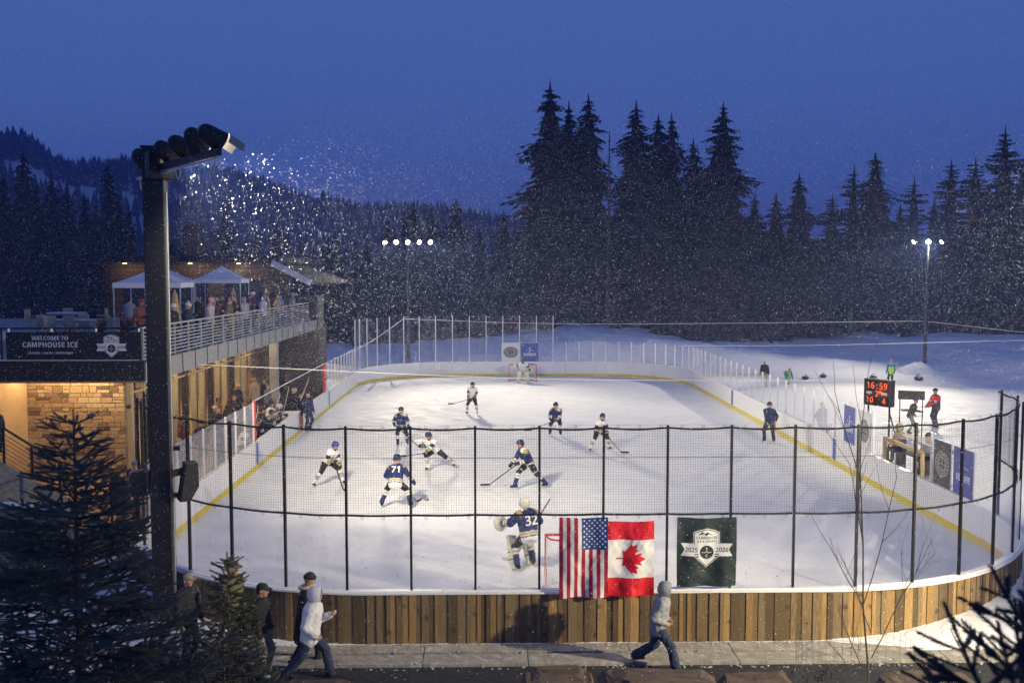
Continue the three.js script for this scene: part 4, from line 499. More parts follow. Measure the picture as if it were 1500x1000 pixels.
P = goalie('goalkeeper in a blue jersey turned away in front of the flags, mask tipped up', [0.92, 0, -24.03], PI + 0.55, { ...blueKit, thigh: t => BLK }, { pel: [0, 0.9, -0.05], lean: [14, 0], twist: 0, aL: [0.3, SK, 0.0], aR: [-0.24, SK, 0.12], hL: [0.5, 1.12, 0.34], hR: [-0.42, 1.0, 0.3], look: [30, 5], mask: [0.62, 0.60, 0.5] });
backNumber(P, '32', 0.24, -0.2, 0.185);
stick('goalkeeper stick of the near goalkeeper, shaft tilted up right', P, P.wR, P.wL, [-0.7, -0.7], { tip: [0.55, 0.06, -24.6], paddle: [0.55, 0.53, 0.45], ext: 0.75 });
P = goalie('goalkeeper in a white jersey standing in the far goal', [2.2, 0, -66.4], 0.0, whiteKit, { pel: [0, 0.82, -0.12], lean: [26, 0], aL: [0.3, SK, 0.1], aR: [-0.3, SK, 0.1], hL: [0.44, 0.92, 0.25], hR: [-0.5, 1.25, 0.2], look: [0, 10], mask: [0.03, 0.03, 0.04] });
stick('goalkeeper stick in the far goal', P, P.wR, P.wL, [0.9, 0.2], { tip: [2.55, 0.05, -65.9], paddle: [0.5, 0.5, 0.45] });
// ---------------------------------------------------------------- officials
const suit = { top: [0.016, 0.026, 0.075], pants: [0.014, 0.022, 0.06], bulk: 0.03, skates: true, hem: 0.1, pantR: 0.095, cuff: 0.075, hair: [0.05, 0.03, 0.02] };
P = person('official', 'official in a navy tracksuit and black helmet by the right boards', { pos: [12.34, 0, -42.33], face: -0.5, s: 1.0, aL: [0.2, SK, 0], aR: [-0.2, SK, 0.05], hL: [0.3, 1.0, 0.1], hR: [-0.05, 0.92, 0.2], pel: [0, 0.97, 0], wear: { ...suit, hat: 'helmet', hatC: BLK, hair: null } }, 'person');
P = person('official', 'bareheaded person in a navy tracksuit standing at the open bench gate', { pos: [-8.7, 0, -45.8], face: 0.9, s: 1.04, pel: [0, 0.99, 0], wear: suit }, 'person');
// ---------------------------------------------------------------- people on the second ice sheet
P = person('skater', 'person in a dark jacket and khaki trousers standing behind the right glass', { pos: [18.16, 0, -63.6], face: -0.4, wear: { top: [0.02, 0.02, 0.022], pants: [0.34, 0.29, 0.2], hat: 'beanie', hatC: [0.6, 0.6, 0.58] } });
P = person('skater', 'child in lime and blue bending down on the second ice sheet', { pos: [20.2, 0, -65.3], face: 0.1, s: 0.92, pel: [0, 0.82, -0.2], lean: [78, 0], hL: [0.2, 0.45, 0.5], hR: [-0.2, 0.45, 0.5], look: [0, 20], wear: { top: [0.05, 0.14, 0.42], torso: [0.35, 0.62, 0.05], pants: [0.25, 0.45, 0.04], hair: [0.3, 0.2, 0.1] } });
P = person('skater', 'person in a lime vest and blue hood facing away behind the scoreboard', { pos: [27.0, 0, -64.5], face: PI, s: 0.98, wear: { top: [0.04, 0.12, 0.4], torso: (t) => t > 0.86 ? [0.04, 0.12, 0.4] : [0.42, 0.75, 0.04], pants: [0.03, 0.03, 0.03], hat: 'beanie', hatC: [0.35, 0.38, 0.42] } });
P = person('skater', 'person in an olive jacket and camouflage trousers reaching forward', { pos: [19.76, 0, -44.78], face: 1.5, s: 0.95, pel: [0, 0.92, -0.05], lean: [22, 0], aL: [0.12, 0.09, 0.3], aR: [-0.12, 0.09, -0.15], hL: [0.16, 1.05, 0.5], hR: [-0.3, 0.95, 0.05], wear: { top: [0.06, 0.065, 0.04], pants: (t, x, y, z) => fbm(x * 14, y * 14, z * 14, 2) > 0.02 ? [0.4, 0.4, 0.36] : [0.08, 0.085, 0.07], hat: 'beanie', hatC: [0.1, 0.1, 0.07], hatC2: [0.4, 0.4, 0.3] } });
P = person('skater', 'tall person in a red and grey jacket holding a tool on the second ice', { pos: [21.77, 0, -46.59], face: -1.4, s: 1.06, lean: [4, 0], hL: [0.16, 1.0, 0.42], hR: [-0.2, 0.95, 0.35], wear: { top: [0.07, 0.07, 0.075], torso: t => t > 0.72 ? [0.6, 0.04, 0.03] : [0.07, 0.07, 0.075], upper: bandsOf([0.6, 0.04, 0.03], [[0.7, 1.01, [0.5, 0.5, 0.5]]]), fore: [0.5, 0.06, 0.05], pants: [0.06, 0.06, 0.065], hat: 'beanie', hatC: [0.02, 0.02, 0.02], bulk: 0.04 } });
{ const a = P.W(P.wL), t = thing('ice_scraper', 'long handled tool held by the person in red', 'tool', [a.x, a.y, a.z]); mesh('handle', bar([0.15, 0.05, 0], [-1.25, -0.16, 0.25], 0.014), cm([0.5, 0.12, 0.06]), t); mesh('tool_head', rbox(-1.35, -0.17, 0.26, 0.36, 0.1, 0.2, 0.03), cm([0.22, 0.22, 0.2]), t); }
for (const [x, z, s, l] of [[22.4, -68.2, 1, 'leftmost dark stone on the far edge of the second ice sheet'], [24.1, -69.4, 1, 'second dark stone from the left at the far ice edge'], [27.4, -68.5, 1, 'dark stone beside the person in the lime vest'], [30.2, -67.4, 1.2, 'dark stone nearest the far right lamp post']]) { const t = thing('curling_stone', l, 'stone', [x, 0, z], rnd() * 6, 'dark stones at the far ice edge'); t.scale.setScalar(s); mesh('stone_body', lathe([[0, 0], [0.14, 0], [0.24, 0.06], [0.27, 0.12], [0.24, 0.19], [0.14, 0.24], [0, 0.25]], 18), cm([0.05, 0.05, 0.055], 0.4), t); mesh('handle', cable([[-0.1, 0.25, 0], [-0.08, 0.33, 0], [0.1, 0.34, 0]], 0.022, 10), mat.dark, t); }
// score keepers behind the boards
person('score_keeper', 'score keeper in a tan hooded coat sitting below the scoreboard', { pos: [14.9, 0.55, -34.6], face: -1.4, pel: [0, 0.62, 0], aL: [0.12, 0.09, 0.42], aR: [-0.12, 0.09, 0.42], hL: [0.15, 0.75, 0.35], hR: [-0.15, 0.75, 0.35], wear: { top: [0.32, 0.27, 0.19], pants: [0.05, 0.05, 0.06], hat: 'hood', hatC: [0.32, 0.27, 0.19], bulk: 0.05 } });
person('score_keeper', 'score keeper in a white jacket behind the timber table', { pos: [15.2, 0.5, -32.9], face: -1.5, pel: [0, 0.62, 0], aL: [0.12, 0.09, 0.42], aR: [-0.12, 0.09, 0.42], hL: [0.15, 0.75, 0.4], hR: [-0.15, 0.75, 0.4], wear: { top: [0.6, 0.6, 0.6], pants: [0.03, 0.03, 0.04], hat: 'beanie', hatC: [0.03, 0.03, 0.035], bulk: 0.03 } });
{ const t = thing('score_bench', 'plain wooden bench behind the score table', 'bench', [15.05, 0, -33.7]); mesh('seat', box(0, 1.03, 0, 0.4, 0.05, 2.8), mat.greyWood, t); for (const z of [-1.2, 1.2]) mesh('leg', box(0, 0.5, z, 0.36, 1.0, 0.08), mat.greyWood, t); }
// ---------------------------------------------------------------- the team bench
const BG = 'players and coaches on the team bench';
[[-9.75, -37.9, 1.0, 'bench player in white with a blue helmet nearest the near red post', { ...whiteKit, hatC: [0.02, 0.05, 0.25] }, 0], [-10.0, -38.9, 1.02, 'coach in a long black coat with a pale scarf behind the bench boards', { top: [0.015, 0.015, 0.017], torso: (t, x, y, z) => Math.abs(x) < 0.03 && z > 0 ? [0.6, 0.6, 0.58] : [0.015, 0.015, 0.017], hair: [0.03, 0.02, 0.015], bulk: 0.04 }, 0.32], [-9.8, -40.2, 1, 'bench player in gold and black beside the coach', { ...blueKit, top: [0.3, 0.22, 0.04], torso: bandsOf(BLK, [[0.6, 0.9, [0.34, 0.25, 0.05]]]) }, 0], [-9.85, -41.2, 1, 'bench player in black leaning forward on the bench boards', { ...gear, top: BLK, hatC: BLK }, 0.1], [-9.75, -42.2, 1, 'bench player in navy with white stripes, middle of the bench', blueKit, 0], [-9.9, -43.1, 1, 'bench player in white and navy with a dark helmet', whiteKit, 0.15], [-9.8, -44.1, 1, 'bench player in navy sitting next to the gate', { ...blueKit, hatC: [0.5, 0.5, 0.5] }, 0], [-9.9, -48.2, 1, 'bench player in black beyond the open gate', { ...gear, top: BLK, hatC: [0.3, 0.3, 0.3] }, 0.1], [-9.85, -49.8, 1, 'bench player in navy at the far end of the bench', blueKit, 0]].forEach(([x, z, s, l, w, dy]) => person('bench_player', l, { pos: [x, dy ? 0 : 0, z], face: PI / 2 + rr(-0.3, 0.3), s: 0.98 + dy * 0.12, pel: dy ? [0, 0.98, 0] : [0, 0.78, -0.1], lean: [dy ? 8 : 24, 0], aL: [0.16, SK, dy ? 0 : 0.3], aR: [-0.16, SK, dy ? 0 : 0.3], hL: [0.18, 1.02, 0.42], hR: [-0.18, 1.02, 0.42], look: [rr(-25, 25), 8], grip: 1, cell: 0.024, wear: { ...w, skates: false } }, 'person', BG));
{ const t = thing('team_bench', 'long dark bench with a back panel along the left boards', 'bench', [-10.35, 0, -44]); mesh('seat', box(0.28, 0.5, 0, 0.36, 0.06, 15), mat.greyWood, t); mesh('back_panel', box(-0.12, 0.55, 0, 0.06, 1.1, 15.2), mat.dark, t); for (let i = 0; i < 6; i++) mesh('leg', box(0.28, 0.235, -7 + i * 2.8, 0.3, 0.47, 0.08), mat.dark, t); }
for (const [i, a, b] of [[0, [-9.7, 0.95, -39.4], [-9.4, 2.05, -39.0]], [1, [-9.7, 0.95, -42.6], [-9.35, 2.1, -42.9]], [2, [-9.7, 0.95, -45.0], [-9.3, 2.2, -44.5]], [3, [-9.7, 0.95, -48.9], [-9.3, 2.1, -49.4]]]) { const t = thing('hockey_stick', ['pale upright stick beside the coach on the bench', 'upright white stick leaning over the middle of the bench', 'upright stick leaning beside the bench gate', 'upright stick at the far end of the bench'][i], 'hockey stick', a, 0, 'sticks leaning on the team bench'); mesh('shaft', beam([0, 0, 0], sub(b, a), 0.022, 0.03), cm([0.6, 0.55, 0.45]), t); mesh('blade', beam(sub(b, a), addv(sub(b, a), [0.05, 0.12, 0.25]), 0.014, 0.07), cm([0.65, 0.65, 0.62]), t); }
// spectators standing under the terrace
const SG = 'spectators under the terrace';
person('spectator', 'broad spectator in a tan jacket standing behind the bench', { pos: [-11.6, 0.45, -47.6], face: -1.9, s: 1.1, wear: { top: [0.36, 0.25, 0.15], pants: [0.03, 0.03, 0.035], hair: [0.25, 0.18, 0.1], bulk: 0.07 }, cell: 0.024 }, 'person', SG);
person('spectator', 'spectator in a pale hat and dark coat beside the tan jacket', { pos: [-12.2, 0.4, -46.6], face: 1.2, s: 1.0, wear: { top: [0.04, 0.035, 0.03], hat: 'beanie', hatC: [0.62, 0.5, 0.36], bulk: 0.04 }, cell: 0.024 }, 'person', SG);
person('spectator', 'spectator in a dark brown coat leaning towards the glass', { pos: [-11.8, 0.2, -43.4], face: 1.6, s: 1.08, lean: [22, 0], wear: { top: [0.05, 0.035, 0.028], pants: [0.03, 0.03, 0.03], hair: [0.1, 0.06, 0.03], bulk: 0.08 }, cell: 0.024 }, 'person', SG);
person('spectator', 'spectator in black holding a white cup under the terrace', { pos: [-11.5, 0.1, -40.6], face: 1.3, wear: { top: [0.015, 0.015, 0.018], hair: [0.25, 0.15, 0.07], bulk: 0.03 }, cell: 0.024 }, 'person', SG);
person('spectator', 'spectator in a black parka near the end of the side glass', { pos: [-11.3, 0.0, -37.6], face: 1.0, wear: { top: [0.02, 0.02, 0.024], hat: 'beanie', hatC: [0.1, 0.02, 0.02], bulk: 0.05 }, cell: 0.024 }, 'person', SG);
person('spectator', 'spectator in dark clothes sitting near the lodge windows', { pos: [-11.4, 0.0, -35.2], face: 1.0, s: 0.95, pel: [0, 0.72, 0], aL: [0.14, 0.09, 0.35], aR: [-0.14, 0.09, 0.35], wear: { top: [0.03, 0.025, 0.022], hat: 'beanie', hatC: [0.3, 0.3, 0.3], bulk: 0.04 }, cell: 0.024 }, 'person', SG);
[[-12.4, -38.8, 'spectator in a rust coloured jacket close to the lodge windows', { top: [0.2, 0.08, 0.04], hair: [0.05, 0.03, 0.02] }], [-12.0, -41.9, 'spectator in a white knit hat and charcoal coat under the terrace', { top: [0.04, 0.04, 0.045], hat: 'beanie', hatC: [0.6, 0.6, 0.6] }], [-12.6, -44.6, 'spectator in a mustard jacket behind the dark brown coat', { top: [0.36, 0.24, 0.05], hair: [0.03, 0.02, 0.02] }], [-11.3, -45.3, 'child in a red hat standing behind the bench gate', { top: [0.05, 0.06, 0.12], hat: 'beanie', hatC: [0.4, 0.03, 0.03] }], [-11.6, -50.2, 'spectator in grey wool at the far end of the bench', { top: [0.17, 0.17, 0.18], hair: [0.2, 0.14, 0.08] }], [-12.3, -52.4, 'spectator in black beside the grey column', { top: [0.015, 0.015, 0.02], hat: 'cap', hatC: [0.3, 0.3, 0.3] }]].forEach(([x, z, l, w]) => person('spectator', l, { pos: [x, 0, z], face: 1.4 + rr(-0.5, 0.5), s: /child/.test(l) ? 0.75 : 1.0, cell: 0.026, wear: { bulk: 0.04, ...w } }, 'person', SG));
// ---------------------------------------------------------------- people walking past the fence
const walkL = { aL: [0.1, 0.2, -0.42], aR: [-0.08, 0.09, 0.36], pel: [0, 0.88, 0] };
P = person('walker', 'walker in a grey hooded sweatshirt and loose jeans, head bowed', { pos: [3.15, -0.04, -17.85], face: PI / 2 - 0.25, s: 0.98, ...walkL, lean: [10, 0], hL: [0.16, 0.96, 0.16], hR: [-0.16, 0.96, 0.14], look: [5, 22], cell: 0.015, wear: { top: [0.27, 0.28, 0.30], pants: [0.022, 0.034, 0.075], boots: [0.03, 0.04, 0.06], pantR: 0.105, cuff: 0.095, bulk: 0.045, hem: 0.12, hat: 'hood', hatC: [0.27, 0.28, 0.30], hair: [0.06, 0.04, 0.03] } });
P = person('walker', 'walker in a white hooded sweatshirt and dark jeans holding a phone', { pos: [-3.34, -0.05, -17.55], face: PI / 2 - 0.05, s: 1.0, aL: [0.1, 0.09, 0.34], aR: [-0.1, 0.14, -0.44], pel: [0, 0.89, 0], lean: [7, 0], hL: [0.1, 1.18, 0.36], hR: [-0.22, 0.9, 0.14], look: [0, 14], cell: 0.015, curl: 0.7, wear: { top: [0.62, 0.63, 0.66], pants: [0.02, 0.032, 0.07], boots: [0.02, 0.02, 0.025], pantR: 0.1, cuff: 0.085, bulk: 0.05, hem: 0.14, hat: 'hood', hatC: [0.62, 0.63, 0.66] } });
{ const a = P.W(P.wL), t = thing('phone', 'lit phone in the hand of the walker in white', 'phone', [a.x + 0.09, a.y + 0.02, a.z - 0.02], 0.4); mesh('phone_body', rbox(0, 0, 0, 0.075, 0.15, 0.01, 0.004), mat.dark, t); t.rotation.z = -0.5; }
P = person('walker', 'walker in a long black coat with a fur collar behind the white hoodie', { pos: [-3.55, -0.05, -18.25], face: PI / 2, s: 1.0, aL: [0.1, 0.09, 0.2], aR: [-0.1, 0.12, -0.25], lean: [5, 0], look: [10, 10], cell: 0.016, wear: { top: [0.014, 0.014, 0.016], pants: [0.014, 0.014, 0.016], hem: 0.42, flare: 0.05, bulk: 0.04, hat: 'furhood', hatC: [0.02, 0.02, 0.02], hatC2: [0.5, 0.4, 0.26] } });
P = person('walker', 'walker in a black leather jacket and grey trousers by the small spruce', { pos: [-4.28, -0.05, -17.65], face: PI / 2 - 0.15, s: 1.0, aL: [0.1, 0.09, 0.1], aR: [-0.1, 0.1, -0.12], cell: 0.015, look: [0, 4], wear: { top: [0.014, 0.014, 0.016], pants: [0.12, 0.12, 0.13], hat: 'cap', hatC: [0.02, 0.02, 0.022], hair: [0.02, 0.015, 0.01], hem: 0.06, bulk: 0.03 } });
P = person('walker', 'walker in an olive fleece and cap, half hidden by the small spruce', { pos: [-5.05, -0.05, -18.5], face: PI / 2 - 0.3, s: 1.1, cell: 0.016, wear: { top: [0.13, 0.13, 0.075], pants: [0.03, 0.03, 0.03], hat: 'cap', hatC: [0.1, 0.095, 0.06], hair: [0.08, 0.05, 0.03], bulk: 0.05 } });
P = person('walker', 'walker in a black puffer jacket with a tan cap at the left', { pos: [-5.75, 0.05, -18.0], face: PI / 2 - 0.4, s: 1.0, cell: 0.016, wear: { top: [0.02, 0.02, 0.024], pants: [0.02, 0.02, 0.025], hat: 'cap', hatC: [0.27, 0.24, 0.17], hair: [0.05, 0.03, 0.02], bulk: 0.05 } });
// by the lodge entrance
P = person('visitor', 'visitor in a dark green down jacket seen from behind near the lodge door', { pos: [-10.75, 0, -27.8], face: PI - 0.5, s: 1.0, cell: 0.018, wear: { top: [0.022, 0.028, 0.018], pants: [0.4, 0.37, 0.33], hair: [0.06, 0.04, 0.025], bulk: 0.085, hem: 0.14 } });
P = person('visitor', 'visitor in a pale blue beanie behind the dark green jacket', { pos: [-10.75, 0, -29.1], face: 2.2, s: 1.02, cell: 0.02, hL: [0.14, 1.45, 0.2], wear: { top: [0.18, 0.24, 0.38], pants: [0.03, 0.03, 0.04], hat: 'beanie', hatC: [0.12, 0.15, 0.33], bulk: 0.04 } });
P = person('visitor', 'visitor in dark blue at the top of the outside stair', { pos: [-13.55, 2.55, -26.6], face: 0.7, s: 0.7, cell: 0.02, wear: { top: [0.02, 0.025, 0.05], pants: [0.02, 0.02, 0.03], hat: 'beanie', hatC: [0.02, 0.03, 0.08] } });
{ // scuffs and crumbs of rubber on the near ice
  const g = new THREE.IcosahedronGeometry(1, 0), m = new THREE.InstancedMesh(g, mat.dark, 330), M4 = new THREE.Matrix4(); for (let i = 0; i < 330; i++) { const x = rr(-7, 12), z = -20.2 - Math.pow(rnd(), 1.4) * 7, s = rr(0.006, 0.018); M4.compose(V(x, 0.004, z), new THREE.Quaternion().setFromEuler(new THREE.Euler(0, rnd() * 6, 0)), V(s * rr(1, 2.2), s * 0.5, s)); m.setMatrixAt(i, M4); } m.name = numbered('debris'); m.castShadow = m.receiveShadow = true; scene.add(m); tag(m, 'dark rubber crumbs scattered on the near ice', 'debris', null, 'stuff');
  const t = thing('puck', 'black puck on the ice by player 71', 'puck', [-2.1, 0, -31.6]); mesh('puck_body', new THREE.CylinderGeometry(0.04, 0.04, 0.026, 16).translate(0, 0.013, 0), mat.dark, t);
}
// ---------------------------------------------------------------- the lodge: stone ground floor, terrace on top, timber upper storey
{
  const L = thing('lodge', 'stone and timber lodge with a terrace overlooking the rink on the left', 'building');
  const stucco = M(0xffffff, 0.9, { map: grainTex([0.56, 0.47, 0.36], [0.66, 0.56, 0.44], 6, 60, [1, 1]) }), fascia = M(lin(0.26, 0.265, 0.275), 0.6, { metalness: 0.1 }), beamM = M(lin(0.018, 0.019, 0.022), 0.95), soffit = M(lin(0.30, 0.20, 0.11), 0.7), timber = M(lin(0.46, 0.39, 0.24), 0.7), frame = M(lin(0.03, 0.025, 0.02), 0.5), shingle = M(0xffffff, 0.9, { map: grainTex([0.20, 0.185, 0.17], [0.36, 0.34, 0.32], 20, 70, [3, 3]) });
  const deck = mesh('terrace_slab', box(-21.2, 4.5, -44.4, 21.7, 0.5, 31.1), M(lin(0.26, 0.27, 0.3), 0.9), L);
  mesh('soffit', box(-21.2, 4.225, -44.4, 21.5, 0.05, 30.9), soffit, deck);
  mesh('fascia', box(-10.31, 4.5, -42.3, 0.06, 0.62, 26.9), fascia, deck); for (let i = 0; i < 19; i++) mesh('fascia_seam', box(-10.272, 4.5, -29.6 - i * 1.4, 0.02, 0.6, 0.03), beamM, deck);
  mesh('front_beam', box(-21.2, 4.58, -28.8, 21.9, 0.6, 0.14), beamM, L);
  // stone wall below the terrace, stone by stone
  const stoneTex = [[[0.50, 0.42, 0.31], [0.66, 0.57, 0.44]], [[0.40, 0.31, 0.22], [0.54, 0.43, 0.31]], [[0.58, 0.50, 0.39], [0.74, 0.66, 0.54]], [[0.30, 0.24, 0.18], [0.42, 0.34, 0.26]], [[0.54, 0.44, 0.33], [0.64, 0.54, 0.42]]].map(([a, b], i) => M(0xffffff, 0.92, { map: grainTex(a, b, 6 + i, 34, [1, 1]), bumpMap: snowBump, bumpScale: 0.02 }));
  const stoneGeos = Array.from({ length: 6 }, (_, k) => { const g = new RoundedBoxGeometry(1, 1, 1, 2, 0.06), p = g.attributes.position; for (let i = 0; i < p.count; i++) { const x = p.getX(i), y = p.getY(i), z = p.getZ(i), n = 0.05 * fbm(x * 2 + k * 9, y * 2, z * 2, 3); p.setXYZ(i, x + n, y + 0.05 * fbm(x * 1.7, y * 2 + k * 5, 3, 2), z + (z > 0 ? 0.28 * fbm(x * 1.6 + k * 3, y * 1.6, k, 2) : 0)); } g.computeVertexNormals(); return g; });
  function stones(parent, x0, x1, y0, y1, place) { const m = []; let y = y0; while (y < y1 - 0.03) { const h = Math.min(y1 - y, [0.13, 0.17, 0.21, 0.26, 0.15][Math.floor(rnd() * 5)]); let x = x0; while (x < x1 - 0.02) { let w = Math.min(x1 - x, rr(0.2, 0.52)); if (x1 - x - w < 0.12) w = x1 - x; const split = h > 0.2 && rnd() < 0.3; for (const [yy, hh] of split ? [[y, h * 0.48], [y + h * 0.52, h * 0.48]] : [[y, h]]) { const s = new THREE.Mesh(stoneGeos[Math.floor(rnd() * 6)], stoneTex[[0, 0, 2, 2, 4, 1, 0, 3, 4, 2][Math.floor(rnd() * 10)]]); s.name = 'stone'; s.castShadow = s.receiveShadow = true; place(s, x + w / 2, yy + hh / 2, w - 0.016, hh - 0.016); parent.add(s); } x += w; } y += h; } }
  const mortar = M(lin(0.30, 0.24, 0.17), 0.95), sw = mesh('stone_wall', box(-15.25, 2.1, -35.85, 3.5, 4.2, 0.24), mortar, L); stones(sw, -17, -13.47, 0, 4.2, (s, x, y, w, h) => { s.position.set(x, y, -35.71); s.scale.set(w, h, rr(0.1, 0.16)); });
  mesh('side_wall', box(-17.15, 2.1, -32.3, 0.3, 4.2, 6.9), stucco, L); mesh('front_wall', box(-24.6, 2.1, -29.05, 14.8, 4.2, 0.3), stucco, L);
  // glazed side along the rink: timber fins, panes, transom
  const facade = mesh('window_sill', box(-13.5, 0.1, -45, 0.2, 0.2, 18.6), frame, L); let k = 0;
  for (let z = -36.1; z > -54; z -= 1.28) { mesh('timber_fin', rbox(-13.42, 2.2, z, 0.2, 4.0, 0.22, 0.01), k % 3 === 2 ? frame : timber, L); mesh('mullion', box(-13.5, 2.2, z - 0.64, 0.1, 4.0, 0.08), frame, L); const w = mesh('window', box(-13.5, 3.05, z - 0.64, 0.12, 0.1, 1.0), frame, L); for (const zz of [-0.37, -0.89]) { mesh('pane', box(-13.5, 1.6, z + zz, 0.012, 2.78, 0.42), mat.glass, w); mesh('pane', box(-13.5, 3.62, z + zz, 0.012, 1.0, 0.42), mat.glass, w); } k++; }
  mesh('transom', box(-13.36, 3.05, -45.1, 0.05, 0.08, 18.4), timber, L);
  { const pier = mesh('stone_pier', box(-13.75, 2.1, -56.9, 0.5, 4.2, 5.1), mortar, L); stones(pier, -59.3, -54.4, 0, 4.2, (s, x, y, w, h) => { s.position.set(-13.5, y, x); s.rotation.y = PI / 2; s.scale.set(w, h, 0.14); }); stones(pier, -13.9, -13.45, 0, 4.2, (s, x, y, w, h) => { s.position.set(x, y, -54.34); s.scale.set(w, h, 0.12); }); }
  mesh('column', rbox(-12.35, 2.1, -55.2, 0.45, 4.2, 0.45, 0.02), M(lin(0.42, 0.42, 0.44), 0.8), L);
  mesh('end_wall', box(-11.4, 2.15, -58.6, 2.5, 4.3, 2.6), shingle, L); mesh('end_wall', box(-11.4, 5.2, -58.9, 2.2, 1.9, 2.2), shingle, L);
  mesh('room_wall', box(-19.5, 2.1, -47, 0.2, 4.2, 24), stucco, L); mesh('room_wall', box(-16.5, 2.1, -59.4, 6, 4.2, 0.2), stucco, L); mesh('room_floor', box(-16.5, 0.02, -47.5, 6, 0.06, 23.5), timber, L);
  // door in the glazed corner next to the stone wall
  const d = mesh('door', box(-13.4, 2.55, -36.6, 0.1, 0.12, 1.5), frame, L); mesh('handle', bar([-13.3, 0.9, -36.95], [-13.3, 1.4, -36.95], 0.02), mat.steel, d);
  // upper storey
  const up = mesh('upper_wall', box(-18.2, 6.45, -60.2, 11.6, 3.4, 0.3), M(lin(0.05, 0.035, 0.025), 0.9), L); const wood = [0.9, 1.1, 0.75, 1].map(f => M(lin(0.13 * f, 0.085 * f, 0.05 * f), 0.8)); for (let i = 0; i < 15; i++) mesh('plank', box(-18.2, 4.85 + i * 0.22, -60.03, 11.6, 0.2, 0.05), wood[i % 4], up);
  for (const [x, w] of [[-21.5, 1.8], [-18.6, 2.2], [-15.2, 2.2]]) { const f = mesh('window', box(x, 6.0, -59.99, w + 0.16, 2.3, 0.06), frame, L); mesh('pane', box(x, 6.0, -59.95, w, 2.14, 0.02), M(lin(0.03, 0.03, 0.035), 0.08), f); }
  mesh('corner_column', box(-23.6, 6.4, -59.6, 0.6, 3.3, 0.6), beamM, L);
  const roof = mesh('roof', box(-19.2, 8.35, -65.5, 13.2, 0.4, 15), beamM, L); mesh('sloping_eave', beam([-13.0, 8.15, -57.9], [-10.7, 6.95, -57.9], 0.1, 0.36), M(lin(0.5, 0.52, 0.56), 0.7), roof); mesh('sloping_roof', beam([-13.0, 8.05, -65], [-10.6, 6.9, -65], 14, 0.12), beamM, roof);
  mesh('chimney', rbox(-19.4, 9.6, -64, 0.8, 2.2, 0.8, 0.03), shingle, roof);
  // railing along the rink side, bar by bar
  const galv = M(lin(0.34, 0.345, 0.36), 0.5, { metalness: 0.2 }), rail = mesh('railing', box(-10.36, 5.84, -42, 0.06, 0.05, 26.2), galv, L);
  for (let i = 0; i <= 18; i++) mesh('railing_post', box(-10.36, 5.28, -29 - i * 1.45, 0.05, 1.08, 0.06), fascia, rail);
  for (let i = 0; i < 18; i++) for (let j = 0; j < 8; j++) mesh('railing_bar', box(-10.36, 4.9 + j * 0.112, -29.72 - i * 1.45, 0.025, 0.035, 1.38), galv, rail);
  const fr = mesh('railing', box(-17.5, 5.84, -28.84, 14.2, 0.05, 0.06), mat.blackMetal, L); for (let i = 0; i <= 7; i++) mesh('railing_post', box(-10.4 - i * 2.02, 5.3, -28.84, 0.06, 1.05, 0.06), mat.blackMetal, fr);
  mesh('snow_ledge', rbox(-14.5, 4.9, -28.82, 8.2, 0.05, 0.16, 0.02), mat.snow, L);
  // lamps in the soffits; each one a small glowing disc and a light of its size
  const warm = lin(1, 0.72, 0.36); const lamp = (x, y, z, I, r = 0.09) => { mesh('downlight', new THREE.CylinderGeometry(r, r, 0.03, 14).translate(x, y, z), new THREE.MeshStandardMaterial({ color: 0x222222, emissive: warm, emissiveIntensity: 6 }), L); const l = new THREE.PointLight(warm, I, 0, 2); l.name = 'downlight_lamp'; l.position.set(x, y - 0.1, z); l.castShadow = true; l.shadow.radius = 4; L.add(l); };
  for (const x of [-16.2, -14.9, -13.9]) lamp(x, 4.18, -34.9, 8);
  lamp(-12.2, 4.18, -31.5, 8);
  for (const z of [-38, -43, -48, -53]) { lamp(-16.3, 4.18, z, 18); } for (const z of [-40, -46.5, -53]) lamp(-12.6, 4.18, z, 4);
  for (const x of [-22, -18.1, -15.2]) lamp(x, 8.1, -58.9, 1.8, 0.12);
  mesh('light_strip', box(-10.62, 4.185, -46.5, 0.05, 0.03, 17), new THREE.MeshStandardMaterial({ color: 0x333333, emissive: lin(1, 0.9, 0.72), emissiveIntensity: 1.6 }), L);
  for (const z of [-39, -43, -47, -51, -54]) { const l = new THREE.PointLight(lin(1, 0.9, 0.72), 1.1, 0, 2); l.name = 'strip_lamp'; l.position.set(-10.62, 4.1, z); l.castShadow = true; L.add(l); }
}
// banner on the terrace railing
{
  const tex = canvasTex(1536, 320, (c, w, h) => { c.fillStyle = '#15171d'; c.fillRect(0, 0, w, h); c.fillStyle = '#c9cbd3'; c.textAlign = 'center'; c.font = 'bold 66px sans-serif'; c.fillText('WELCOME TO', 500, 92, 420); c.font = 'bold 84px sans-serif'; c.fillText('CAMPHOUSE ICE', 500, 176, 640); c.font = 'bold 34px sans-serif'; c.fillText('LOCKERS | SKATES | RESTROOMS', 500, 256, 520); emblem(c, 1200, 166, 1.75, '#c9cbd3', '#15171d'); });
  const t = thing('welcome_banner', 'long black welcome banner with white lettering on the terrace railing', 'banner', [-12.28, 4.93, -28.72]); mesh('print', new THREE.PlaneGeometry(3.92, 0.8).translate(0, 0.4, 0.012), M(0xffffff, 0.7, { map: tex }), t); mesh('backing', box(0, 0.4, 0, 3.94, 0.82, 0.016), mat.dark, t); for (const x of [-1.9, -0.65, 0.65, 1.9]) mesh('tie', box(x, 0.86, -0.03, 0.02, 0.1, 0.1), mat.wire, t);
}
